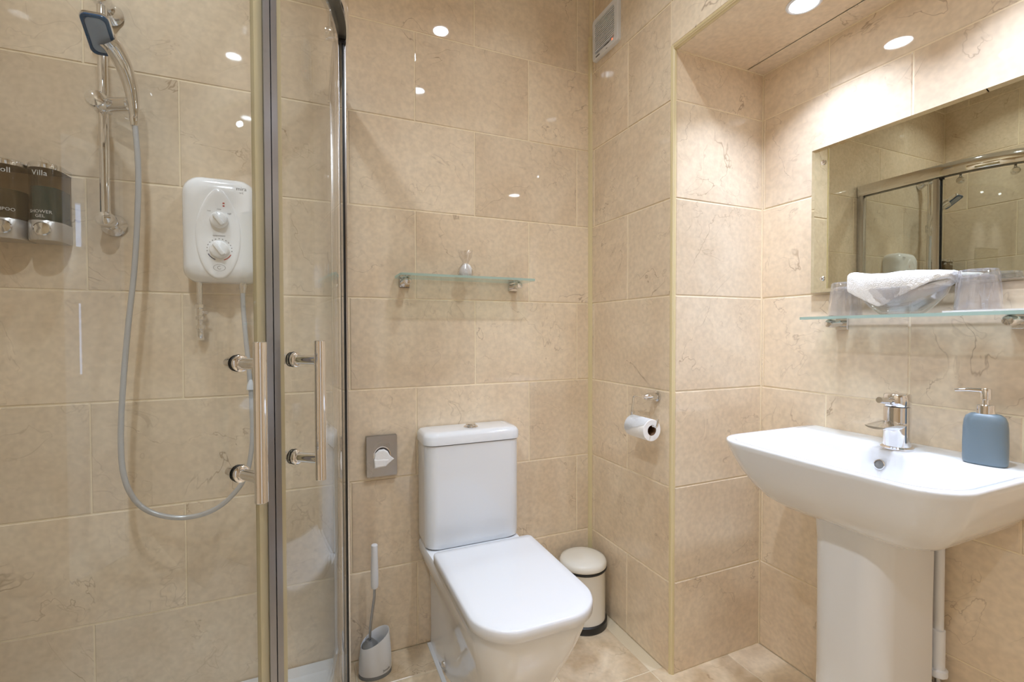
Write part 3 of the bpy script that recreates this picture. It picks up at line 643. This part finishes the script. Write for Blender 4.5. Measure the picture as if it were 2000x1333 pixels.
# ------------------------------------------------------------------ extractor fan
t = thing('extractor_fan', 'square white extractor fan high on the wall in the corner', 'fan', (0, -0.12, 2.245))
fy0, fy1, fz0, fz1 = -0.206, -0.034, 2.245, 2.413
def yz(o, x): return [(x, a, b) for a, b in o]
bm = B()
def fan_ring(i, x, r): return yz(rrect(fy0+i, fy1-i, fz0+i, fz1-i, r, 4), x)
loft(bm, [fan_ring(0, 0, 0.012), fan_ring(0, -0.012, 0.012), fan_ring(0.003, -0.016, 0.012), fan_ring(0.020, -0.0165, 0.010), fan_ring(0.021, -0.004, 0.010)], True, True); obj('housing', bm, MATTEW, t, 40)
fcy, fcz = (fy0+fy1)/2, (fz0+fz1)/2+0.006
bm = B(); loft(bm, [yz(ell(fcy, fcz, 0.058, 0.058), -0.0042), yz(ell(fcy, fcz, 0.058, 0.058), -0.0052)]); obj('fan_opening_shade', bm, DARK, t)  # dark disc stands for the shade behind the slats
ns = 14
for k in range(ns):
    z = fz0+0.036+k*(0.168-0.060)/(ns-1)
    bm = B(); box(bm, -0.0160, -0.0068, fy0+0.019, fy1-0.019, z-0.0017, z+0.0017); obj('slat', bm, MATTEW, t, 0)
bm = B(); box(bm, -0.0172, -0.0160, -0.176, -0.169, 2.262, 2.269, 0.0004); obj('indicator_lamp', bm, REDL, t, label='small red indicator lamp')
bm = B(); box(bm, -0.0170, -0.0160, -0.140, -0.132, 2.250, 2.252); obj('screw_slot', bm, GREYP, t)
bm = B(); box(bm, -0.0170, -0.0160, -0.088, -0.062, 2.252, 2.258); obj('maker_plate', bm, GREYP, t)

# ------------------------------------------------------------------ toilet roll holder and roll
WX = -0.055
t = thing('toilet_roll_holder', 'chrome wire toilet roll holder on the side wall', 'roll holder', (0, -0.416, 0.80))
bm = B(); lathe(bm, (0, -0.416, 0.922), (-1, 0, 0), [(0.018, 0), (0.018, 0.006), (0.013, 0.008), (0.013, 0.040), (0.009, 0.050), (0.007, 0.060)], 24); obj('wall_post', bm, CHROME, t)
wp = [(WX, -0.416, 0.922), (WX, -0.372, 0.920), (WX, -0.3615, 0.917), (WX, -0.3575, 0.908), (WX, -0.346, 0.842), (WX, -0.346, 0.833), (WX, -0.353, 0.829), (WX, -0.40, 0.829), (WX, -0.462, 0.829), (WX, -0.474, 0.831), (WX, -0.480, 0.838), (WX, -0.484, 0.858)]
bm = B(); tube(bm, smooth_path(wp, 4), 0.0034, 10); obj('wire_arm', bm, CHROME, t)
RC = V(WX, 0, 0.8155); Rr, ri = 0.036, 0.0165
t = thing('toilet_roll', 'part-used white toilet roll hanging on the chrome wire holder', 'toilet roll', (WX, -0.404, RC.z-Rr))
bm = B(); lathe(bm, (WX, -0.354, RC.z), (0, -1, 0), [(ri+0.001, 0), (Rr-0.001, 0), (Rr, 0.001), (Rr, 0.100), (Rr-0.001, 0.101), (ri+0.001, 0.101), (ri+0.001, 0)], 40, False, False); obj('paper', bm, PAPER, t)
bm = B(); lathe(bm, (WX, -0.354, RC.z), (0, -1, 0), [(ri, 0), (ri+0.0012, 0), (ri+0.0012, 0.1005), (ri, 0.1005), (ri, 0)], 32, False, False); obj('cardboard_core', bm, CARD, t)
bm = B(); sh = []
for k in range(9):       # loose pointed end folded over the front
    a = radians(200-k*14)+0; x = WX+(Rr+0.0015)*cos(a); z = RC.z+(Rr+0.0015)*sin(a)
    yend = -0.354-0.100*(1-k/8*0.0) if k >= 4 else -0.354-0.100*(0.12+0.88*k/4)
    sh.append([(x, -0.3555, z), (x, yend, z)])
vs0 = [[bm.verts.new(p) for p in r_] for r_ in sh]
for a_, b_ in zip(vs0[:-1], vs0[1:]): bm.faces.new((a_[0], a_[1], b_[1], b_[0]))
bmesh.ops.solidify(bm, geom=bm.faces[:], thickness=0.0007); obj('loose_end', bm, PAPER, t, 30)

# ------------------------------------------------------------------ toilet
t = thing('toilet', 'white close-coupled toilet with closed square seat lid', 'toilet', (-0.560, -0.34, 0))
cx0, cx1 = -0.738, -0.388; tcx = -0.5635
def pan_ring(z, hw_f, yf, rf, hw_b, yb=-0.012):
    """outline of the pan at height z: back half width hw_b, front half width hw_f, front at yf"""
    pts = []
    r = rf
    pts += [(tcx+hw_b, yb, z), (tcx+hw_b, yb-0.10, z), (tcx+hw_b*0.6+hw_f*0.4, yb-0.20, z), (tcx+hw_f, yb-0.30, z)]
    for k in range(9):
        a = k/8*pi/2; pts.append((tcx+hw_f-r+r*cos(a), yf+r-r*sin(a), z))
    L = pts[:]
    for p in reversed(L): pts.append((2*tcx-p[0], p[1], z))
    return pts
bm = B()
loft(bm, [pan_ring(0.0, 0.098, -0.520, 0.06, 0.132), pan_ring(0.05, 0.098, -0.522, 0.06, 0.130), pan_ring(0.15, 0.110, -0.560, 0.07, 0.130), pan_ring(0.23, 0.128, -0.605, 0.08, 0.130),
          pan_ring(0.28, 0.140, -0.632, 0.085, 0.138), pan_ring(0.32, 0.150, -0.650, 0.09, 0.158), pan_ring(0.36, 0.158, -0.664, 0.09, 0.171), pan_ring(0.388, 0.160, -0.670, 0.09, 0.173), pan_ring(0.396, 0.156, -0.666, 0.09, 0.169)])
obj('pan', bm, CERAMIC, t, 50)
bm = B(); box(bm, -0.7075, -0.694, -0.235, -0.012, 0, 0.006); bm2 = bm
obj('floor_seal', bm, PLASTIC, t)
bm = B(); lathe(bm, (-0.692, -0.19, 0.040), (-1, 0, 0.05), [(0.010, 0), (0.010, 0.004), (0.007, 0.008), (0.001, 0.009)], 18); obj('bolt_cap', bm, CHROME, t)
def cis(i, z, extra=0): return at_z(rrect(cx0+i-extra, cx1-i+extra, -0.142+i-extra, -0.008, (0.040, 0.040, 0.006, 0.006), 8), z)
bm = B(); loft(bm, [cis(0.010, 0.397), cis(0.004, 0.403), cis(0.002, 0.42), cis(0.002, 0.754)]); obj('cistern', bm, CERAMIC, t, 40)
bm = B(); loft(bm, [cis(0.003, 0.7555), cis(0, 0.7575, 0.002), cis(0, 0.783, 0.002), cis(0.003, 0.792), cis(0.010, 0.797), cis(0.03, 0.7985)]); lid = obj('cistern_lid', bm, CERAMIC, t, 60)
bm = B(); lathe(bm, (-0.5586, -0.076, 0.797), (0, 0, 1), [(0.026, 0), (0.026, 0.004), (0.023, 0.007), (0.020, 0.0072)], 28); lathe(bm, (-0.5586, -0.076, 0.801), (0, 0, 1), [(0.0195, 0), (0.0195, 0.006), (0.016, 0.010), (0.001, 0.011)], 28); obj('flush_button', bm, CHROME, lid)
def seat_o(i): return rrect(tcx-0.174+i, tcx+0.174-i, -0.688+i, -0.222-i, (0.105-i*0.8, 0.105-i*0.8, max(0.018-i*0.8, 0.003), max(0.018-i*0.8, 0.003)), 10)
def bow(o_): return [(x, y-(0.012*(1-((x-tcx)/0.174)**2) if y < -0.6 else 0)) for x, y in o_]
def seat_ring(i, z): return at_z(bow(seat_o(i)), z)
bm = B(); loft(bm, [seat_ring(0.016, 0.397), seat_ring(0.010, 0.399), seat_ring(0.010, 0.405)]); obj('seat', bm, PLASTIC, t, 40)
bm = B(); loft(bm, [seat_ring(0.003, 0.4065), seat_ring(0, 0.4085), seat_ring(0.0, 0.4300), seat_ring(0.0015, 0.4345), seat_ring(0.0055, 0.4375), seat_ring(0.03, 0.4390), seat_ring(0.08, 0.4395)]); obj('seat_lid', bm, PLASTIC, t, 60)
for s in (-1, 1):
    bm = B(); cyl(bm, (tcx+s*0.09-0.02, -0.205, 0.412), (tcx+s*0.09+0.02, -0.205, 0.412), 0.012); obj('hinge', bm, CHROME, t)

# ------------------------------------------------------------------ pedal bin
bx, by, br = -0.112, -0.120, 0.089
t = thing('pedal_bin', 'small round white pedal bin in the corner behind the toilet', 'bin', (bx, by, 0))
bm = B(); lathe(bm, (bx, by, 0), (0, 0, 1), [(br+0.003, 0), (br+0.005, 0.003), (br+0.005, 0.026), (br+0.001, 0.030)], 40); obj('base_ring', bm, BLACK, t)
bm = B(); lathe(bm, (bx, by, 0.028), (0, 0, 1), [(br-0.002, 0), (br-0.002, 0.186), (br, 0.190), (br, 0.194)], 40); obj('body', bm, ENAMEL, t)
bm = B(); lathe(bm, (bx, by, 0.2215), (0, 0, 1), [(br+0.002, 0), (br+0.004, 0.004), (br+0.003, 0.009)], 40); obj('liner_rim', bm, BLACK, t)
bm = B(); lathe(bm, (bx, by, 0.231), (0, 0, 1), [(br+0.001, 0), (br+0.003, 0.003), (br+0.002, 0.018), (br-0.004, 0.027), (br-0.02, 0.033), (br-0.05, 0.0365), (0.001, 0.0375)], 44); obj('lid', bm, ENAMEL, t, 60)
bm = B(); box(bm, bx-br-0.034, bx-br+0.01, by-0.015, by+0.015, 0.006, 0.014, 0.003); obj('pedal', bm, BLACK, t)
bm = B(); box(bm, bx+0.01, bx+0.05, by+br-0.008, by+br+0.010, 0.20, 0.245, 0.004); obj('hinge', bm, BLACK, t)

# ------------------------------------------------------------------ toilet brush
hx, hy = -0.900, -0.082
t = thing('toilet_brush', 'white toilet brush standing in its oval holder by the shower', 'toilet brush', (hx, hy, 0))
def cup(s, z, slope=0, zf=None):
    return [(hx+0.0535*s*cos(2*pi*k/36), hy+0.040*s*sin(2*pi*k/36), z+slope*cos(2*pi*k/36-0.25)) for k in range(36)]
bm = B(); loft(bm, [cup(0.96, 0.010), cup(1.0, 0.014), cup(0.98, 0.06, 0.004), cup(0.87, 0.118, 0.022), cup(0.855, 0.120, 0.022), cup(0.82, 0.118, 0.022), cup(0.90, 0.06, 0.004), cup(0.9, 0.02)]); ho = obj('holder', bm, MATTEW, t, 50)
bm = B(); loft(bm, [cup(1.0, 0), cup(1.0, 0.008), cup(0.97, 0.0115)]); obj('holder_base', bm, GREYP, t)
bm = B(); tube(bm, smooth_path([(hx-0.017, hy, 0.05), (hx-0.0165, hy, 0.13), (hx-0.012, hy, 0.18), (hx-0.004, hy, 0.235), (hx-0.001, hy, 0.262), (hx, hy, 0.30)], 5), 0.0042, 12); obj('stem', bm, STEEL, t)
bm = B(); lathe(bm, (hx, hy, 0.284), (0, 0, 1), [(0.006, 0), (0.0105, 0.004), (0.0125, 0.014), (0.0125, 0.05), (0.0105, 0.125), (0.0105, 0.147), (0.009, 0.149)], 24); obj('handle', bm, MATTEW, t)
bm = B(); lathe(bm, (hx-0.017, hy, 0.03), (0, 0, 1), [(0.01, 0), (0.024, 0.006), (0.026, 0.07), (0.012, 0.085)], 20); obj('brush_head', bm, GREYP, t)
def bendj(px, py):
    a = radians(-52)+px/0.047; s = 0.9985+0.012; return V(hx+0.0535*s*cos(a), hy+0.040*s*sin(a), 0.020+py)
text('Joseph', 0.0095, None, X_, Z_, INK, t, 'lettering', bendj)

# ------------------------------------------------------------------ basin, pedestal, pipe
t = thing('wash_basin', 'wide white ceramic wash basin on a pedestal in the alcove', 'basin', (0.2, -0.956, 0.66))
yc = -0.956; yw = 0.2795; xf = -0.018; ZR = 0.838
def basin_o(i, x_back=None, rc=0.085, xb_in=0.0):
    o_ = rrect(xf+i, (AX-0.001 if x_back is None else x_back)-xb_in, yc-yw+i*0.98, yc+yw-i*0.98, (max(rc-i*0.2, 0.03), 0.012, 0.012, max(rc-i*0.2, 0.03)), 9)
    # subdivide the long front edge so it can bow out
    out = []
    for k, p in enumerate(o_):
        out.append(p); q = o_[(k+1) % len(o_)]
        L = math.hypot(q[0]-p[0], q[1]-p[1])
        if k % 10 == 9:
            for j in range(1, 8): out.append((p[0]+(q[0]-p[0])*j/8, p[1]+(q[1]-p[1])*j/8))
    res = []
    for x, y in out:
        fx = max(0, min(1, (0.12-x)/0.12)); res.append((x-0.010*fx*(1-min(1, ((y-yc)/yw)**2)), y))
    return res
bm = B()
prof = [(0.17, 0.655), (0.140, 0.658), (0.105, 0.668), (0.075, 0.690), (0.050, 0.722), (0.030, 0.755), (0.014, 0.792), (0.004, 0.820), (0.0, 0.832), (0.001, 0.8365), (0.004, 0.8385)]
rings = [at_z(basin_o(i), z) for i, z in prof]
# rim in, then down into the bowl (the deck at the back stays flat)
inner = [(0.016, 0.8385, 0.150), (0.020, 0.836, 0.153), (0.026, 0.824, 0.156), (0.040, 0.790, 0.162), (0.062, 0.750, 0.172), (0.100, 0.722, 0.19), (0.14, 0.715, 0.21)]
for i, z, xb in inner: rings.append(at_z(basin_o(i, AX-0.001, 0.085, xb), z))
loft(bm, rings); obj('bowl', bm, CERAMIC, t, 60)
bm = B(); q = V(0.248, -0.966, 0.800); n_ = V(-0.97, -0.05, 0.22).normalized(); lathe(bm, q, n_, [(0.0125, 0), (0.0125, 0.0035), (0.0108, 0.004), (0.0105, 0.002)], 24, False, False); ov = obj('overflow_ring', bm, CHROME, t)
bm = B(); lathe(bm, q, n_, [(0.0105, 0.0), (0.0105, 0.0028), (0.001, 0.003)], 24); obj('overflow_shade', bm, GREYP, ov)  # grey disc in place of a hole, its shade put into the colour
bm = B(); lathe(bm, (0.14, -0.956, 0.7155), (0, 0, 1), [(0.032, 0), (0.032, 0.003), (0.024, 0.006), (0.001, 0.007)], 28); obj('waste_plug', bm, CHROME, t)

t = thing('basin_pedestal', 'tall white ceramic pedestal supporting the basin', 'pedestal', (0.225, yc, 0))
def ped(dx, dy, z): return at_z(rrect(0.118-dx, 0.338, yc-0.088-dy, yc+0.088+dy, (0.055, 0.010, 0.010, 0.055), 9), z)
bm = B(); loft(bm, [ped(0.006, 0.004, 0), ped(0.004, 0.002, 0.05), ped(0, 0, 0.25), ped(0, 0, 0.45), ped(0.001, 0.001, 0.60), ped(0.004, 0.003, 0.657)]); obj('column', bm, CERAMIC, t, 50)

t = thing('waste_pipe', 'white water pipe behind the basin pedestal', 'pipe', (0.372, -1.032, 0))
px_, py_ = 0.372, -1.036
bm = B(); tube(bm, [(px_, py_, 0.70), (px_, py_, 0.30)], 0.0115, 16); obj('pipe', bm, MATTEW, t)
bm = B(); lathe(bm, (px_, py_, 0.385), (0, 0, -1), [(0.0115, 0), (0.0150, 0.002), (0.0150, 0.10), (0.0115, 0.102)], 20); obj('sleeve', bm, MATTEW, t)
bm = B(); lathe(bm, (px_, py_, 0.285), (0, 0, -1), [(0.017, 0), (0.021, 0.003), (0.021, 0.018), (0.016, 0.022)], 12); obj('compression_nut', bm, MATTEW, t)
bm = B(); tube(bm, [(px_, py_, 0.27), (px_, py_, 0.0)], 0.008, 14); lathe(bm, (px_, py_, 0.245), (0, 0, -1), [(0.010, 0), (0.014, 0.003), (0.014, 0.018), (0.009, 0.02)], 8); obj('lower_pipe', bm, STEEL, t)

# ------------------------------------------------------------------ tap
tx, ty, tz = 0.303, -0.975, ZR
t = thing('basin_tap', 'chrome mono basin mixer tap with waterfall spout', 'tap', (tx, ty, tz))
def tor(rx, ry, z, dx=0): return [(tx+dx+rx*cos(2*pi*k/36), ty+ry*sin(2*pi*k/36), tz+z) for k in range(36)]
bm = B(); loft(bm, [tor(0.036, 0.0345, 0), tor(0.036, 0.0345, 0.005), tor(0.033, 0.031, 0.008)]); obj('base_flange', bm, CHROME, t)
bm = B(); loft(bm, [tor(0.029, 0.0290, 0.007), tor(0.029, 0.0290, 0.109), tor(0.027, 0.0270, 0.1105)]); obj('body', bm, CHROME, t, 40)
bm = B(); loft(bm, [tor(0.028, 0.0282, 0.1115), tor(0.029, 0.0290, 0.113), tor(0.029, 0.0290, 0.140), tor(0.027, 0.0270, 0.1425), tor(0.01, 0.01, 0.144)]); cap_ = obj('lever_cap', bm, CHROME, t, 40)
def spout_sec(x, z, w_, h_):
    return [(x, ty+w_*cos(a), tz+z+h_*sin(a)) for a in [2*pi*k/24 for k in range(24)]]
bm = B(); rings = []
for k in range(9):
    f_ = k/8; rings.append([(tx-0.010-0.084*f_, ty+(0.0275-0.004*f_)*cos(a), tz+0.070-0.004*f_**1.5+(0.024-0.017*f_)*(sin(a) if sin(a) < 0 else -0.22*sin(a))) for a in [2*pi*j/24 for j in range(24)]])
loft(bm, rings); obj('spout', bm, CHROME, t, 40)
bm = B(); tube(bm, [(tx-0.018, ty-0.0, tz+0.124), (tx-0.045, ty, tz+0.127), (tx-0.078, ty, tz+0.131)], [0.010, 0.0085, 0.0075], 18); obj('lever', bm, CHROME, cap_)

# ------------------------------------------------------------------ soap pump bottle
sx, sy = 0.318, -1.142
t = thing('soap_pump_bottle', 'grey-blue soap bottle with chrome pump on the basin rim', 'soap bottle', (sx, sy, ZR))
ca, sa = cos(radians(100)), sin(radians(100))
def se(a_, b_, z, p=2.6, n=40):
    o_ = []
    for k in range(n):
        th = 2*pi*k/n; c, s = cos(th), sin(th); x = a_*math.copysign(abs(c)**(2/p), c); y = b_*math.copysign(abs(s)**(2/p), s)
        o_.append((sx+x*ca-y*sa, sy+x*sa+y*ca, ZR+z))
    return o_
bm = B(); loft(bm, [se(0.034, 0.018, 0.0005), se(0.0372, 0.0215, 0.004), se(0.0382, 0.0228, 0.012), se(0.0382, 0.0232, 0.05), se(0.0375, 0.0232, 0.085), se(0.0360, 0.0225, 0.100), se(0.0325, 0.021, 0.110), se(0.025, 0.018, 0.116), se(0.016, 0.0145, 0.1175)]); obj('bottle', bm, SLATE, t, 60)
bm = B(); lathe(bm, (sx, sy, ZR+0.115), (0, 0, 1), [(0.0165, 0), (0.0165, 0.021), (0.0155, 0.022), (0.008, 0.0222)], 28); obj('collar', bm, CHROME, t, 40)
bm = B(); lathe(bm, (sx, sy, ZR+0.136), (0, 0, 1), [(0.0065, 0), (0.0065, 0.012), (0.0095, 0.013), (0.0095, 0.036), (0.008, 0.038)], 22); tube(bm, [(sx, sy, ZR+0.169), (sx-0.018, sy+0.025, ZR+0.1695), (sx-0.030, sy+0.044, ZR+0.167)], [0.005, 0.0042, 0.0032], 12); obj('pump', bm, CHROME, t, 40)

# ------------------------------------------------------------------ mirror
MX, my0, my1, mz0, mz1 = 0.391, -1.30, -0.681, 1.2655, 1.720
t = thing('wall_mirror', 'frameless rectangular wall mirror with screw caps above the basin shelf', 'mirror', (AX, (my0+my1)/2, mz0))
bm = B(); bv = 0.011
def mr(i, x): return [(x, my0+i, mz0+i), (x, my1-i, mz0+i), (x, my1-i, mz1-i), (x, my0+i, mz1-i)]
R0, R1_, R2_ = mr(0, MX+0.008), mr(0, MX+0.0025), mr(bv, MX)
a_ = [[bm.verts.new(p) for p in r_] for r_ in (R0, R1_, R2_)]
fs = []
for k in range(4):
    j = (k+1) % 4
    f = bm.faces.new((a_[0][k], a_[0][j], a_[1][j], a_[1][k])); f.material_index = 1; fs.append(f)
    f = bm.faces.new((a_[1][k], a_[1][j], a_[2][j], a_[2][k])); fs.append(f)
fs.append(bm.faces.new(a_[2])); f = bm.faces.new(a_[0]); f.material_index = 1; fs.append(f)
bmesh.ops.recalc_face_normals(bm, faces=fs)
obj('mirror_glass', bm, None, t, 0, mats=[MIRROR, MEDGE])
for y in (-0.720, my0+0.04):
    for z in (1.671, 1.308):
        bm = B(); lathe(bm, (MX, y, z), (-1, 0, 0), [(0.0075, 0), (0.0075, 0.003), (0.005, 0.0055), (0.001, 0.006)], 18); cyl(bm, (MX+0.008, y, z), (AX, y, z), 0.006); obj('screw_cap', bm, CHROME, t)

# ------------------------------------------------------------------ things on the alcove shelf
ZS = 1.1862
def tumbler(x, y, z, label, rb_=0.0425, rt2=0.0330, h=0.098, flutes=14):
    """upside-down fluted tumbler: open rim on the shelf, thick foot on top"""
    n = flutes*4
    def ring(r, zz, fl): return [(x+(r+fl*cos(flutes*2*pi*k/n))*cos(2*pi*k/n), y+(r+fl*cos(flutes*2*pi*k/n))*sin(2*pi*k/n), z+zz) for k in range(n)]
    bm = B(); H2 = h-0.013
    loft(bm, [ring(rb_-0.002, 0.0003, 0), ring(rb_, 0.0010, 0), ring(rb_-0.0015, 0.02, 0.0003), ring(rb_-(rb_-rt2)*0.55, h*0.55, 0.0018), ring(rt2, h-0.004, 0.0020), ring(rt2-0.002, h, 0.0012), ring(rt2-0.012, h, 0), ring(rt2-0.014, h-0.002, 0)])
    loft(bm, [ring(rb_-0.002, 0.0003, 0), ring(rb_-(rb_-rt2)*0.55-0.003, h*0.55, 0.0006), ring(rt2-0.0035, H2-0.003, 0.0006), ring(rt2-0.009, H2, 0)], False, True)
    return tag(obj('glass_tumbler', bm, TUMG, None, 30), label, 'glass', 'tumblers on the alcove shelf')
tumbler(0.345, -0.818, ZS, 'upturned clear glass tumbler left of the towel bowl')
bm = B(); loft(bm, [at_z(rrect(0.293, 0.385, -1.240, -1.068, 0.006, 3), ZS+dz) for dz in (0.0002, 0.0042)])
tag(obj('paper_mat', bm, PAPER), 'flat white mat under the right tumbler on the alcove shelf', 'mat')
tumbler(0.335, -1.118, ZS+0.0045, 'upturned clear glass tumbler right of the towel bowl', 0.0425, 0.0345, 0.094)
gx, gy = 0.332, -0.966
bm = B(); n = 48
def bowl_r(rx, ry, z, wav=0): return [(gx+rx*cos(2*pi*k/n), gy+(ry+wav*cos(4*pi*k/n))*sin(2*pi*k/n), ZS+z+wav*0.7*(sin(2*pi*k/n)**2)) for k in range(n)]
loft(bm, [bowl_r(0.028, 0.045, 0.0003), bowl_r(0.032, 0.050, 0.003), bowl_r(0.043, 0.073, 0.022), bowl_r(0.050, 0.095, 0.046), bowl_r(0.053, 0.107, 0.066, 0.004), bowl_r(0.0525, 0.108, 0.069, 0.004), bowl_r(0.050, 0.104, 0.068, 0.004), bowl_r(0.046, 0.091, 0.046), bowl_r(0.039, 0.071, 0.024), bowl_r(0.025, 0.044, 0.008)])
tag(obj('glass_bowl', bm, TUMG, None, 40), 'clear oval glass bowl holding a towel on the alcove shelf', 'bowl')
# towel: folded cloth lying in the bowl, drooping to a point in front
rb = random.Random(11)
t = thing('face_towel', 'folded white terry towel in the glass bowl below the mirror', 'towel', (gx, gy, ZS+0.03))
def fold(name, secs, y0, y1, seed):
    """secs(t) -> list of (x, z) outline; swept along y with soft noise"""
    r2 = random.Random(seed); bm = B(); rings = []; m = 26
    for k in range(m+1):
        f_ = k/m; y = y0+(y1-y0)*f_
        rings.append([(x+0.0012*r2.uniform(-1, 1), y, z+0.0012*r2.uniform(-1, 1)) for x, z in secs(f_)])
    loft(bm, rings)
    o = obj(name, bm, TOWEL, t, 80)
    md = o.modifiers.new('soft', 'SUBSURF'); md.levels = 2; md.render_levels = 2
    tex = bpy.data.textures.new('pile', 'CLOUDS'); tex.noise_scale = 0.004
    dm = o.modifiers.new('pile', 'DISPLACE'); dm.texture = tex; dm.strength = 0.0022; dm.texture_coords = 'LOCAL'
    return o
def top_sec(f_):
    d = sin(pi*min(1, max(0, 0.03+0.97*f_)))**0.35; e = 0.62+0.38*d
    tent = max(0, 1-f_/0.40) if f_ > 0.40 else 0
    dip = 0.016*(1-f_)+0.056*(f_/0.36 if f_ < 0.36 else max(0, 1-(f_-0.36)/0.56))     # hem hangs to a point left of centre
    zt = ZS+0.104+0.003*d-0.0035*sin(f_*8)+0.017*max(0, 1-f_/0.45); zb = ZS+0.084-dip
    xf_ = gx-0.049*e; xl = gx-0.049*e+0.20*max(0, ZS+0.066-zb)
    x1_ = gx+0.044*e
    return [(xl, zb), (xl-0.002, zb+0.004), (xf_-0.002+0.3*(xl-xf_), (zb+zt)/2), (xf_-0.002, zt-0.010), (xf_+0.008, zt), (gx, zt+0.002), (x1_-0.01, zt), (x1_, zt-0.010), (x1_, ZS+0.074), (gx, ZS+0.072), (xl+0.010, zb+0.006)]
fold('upper_fold', top_sec, gy+0.116, gy-0.116, 2)
def low_sec(f_):
    d = sin(pi*f_)**0.7; e = 0.3+0.7*d; zc = ZS+0.030+0.046*f_; th = 0.012*(0.4+0.6*d)
    return [(gx-0.034*e, zc-th*0.6), (gx-0.043*e, zc), (gx-0.040*e, zc+th), (gx, zc+th+0.004), (gx+0.034*e, zc+th), (gx+0.036*e, zc), (gx+0.022*e, zc-th), (gx-0.02*e, zc-th)]
fold('lower_fold', low_sec, gy+0.030, gy-0.110, 3)
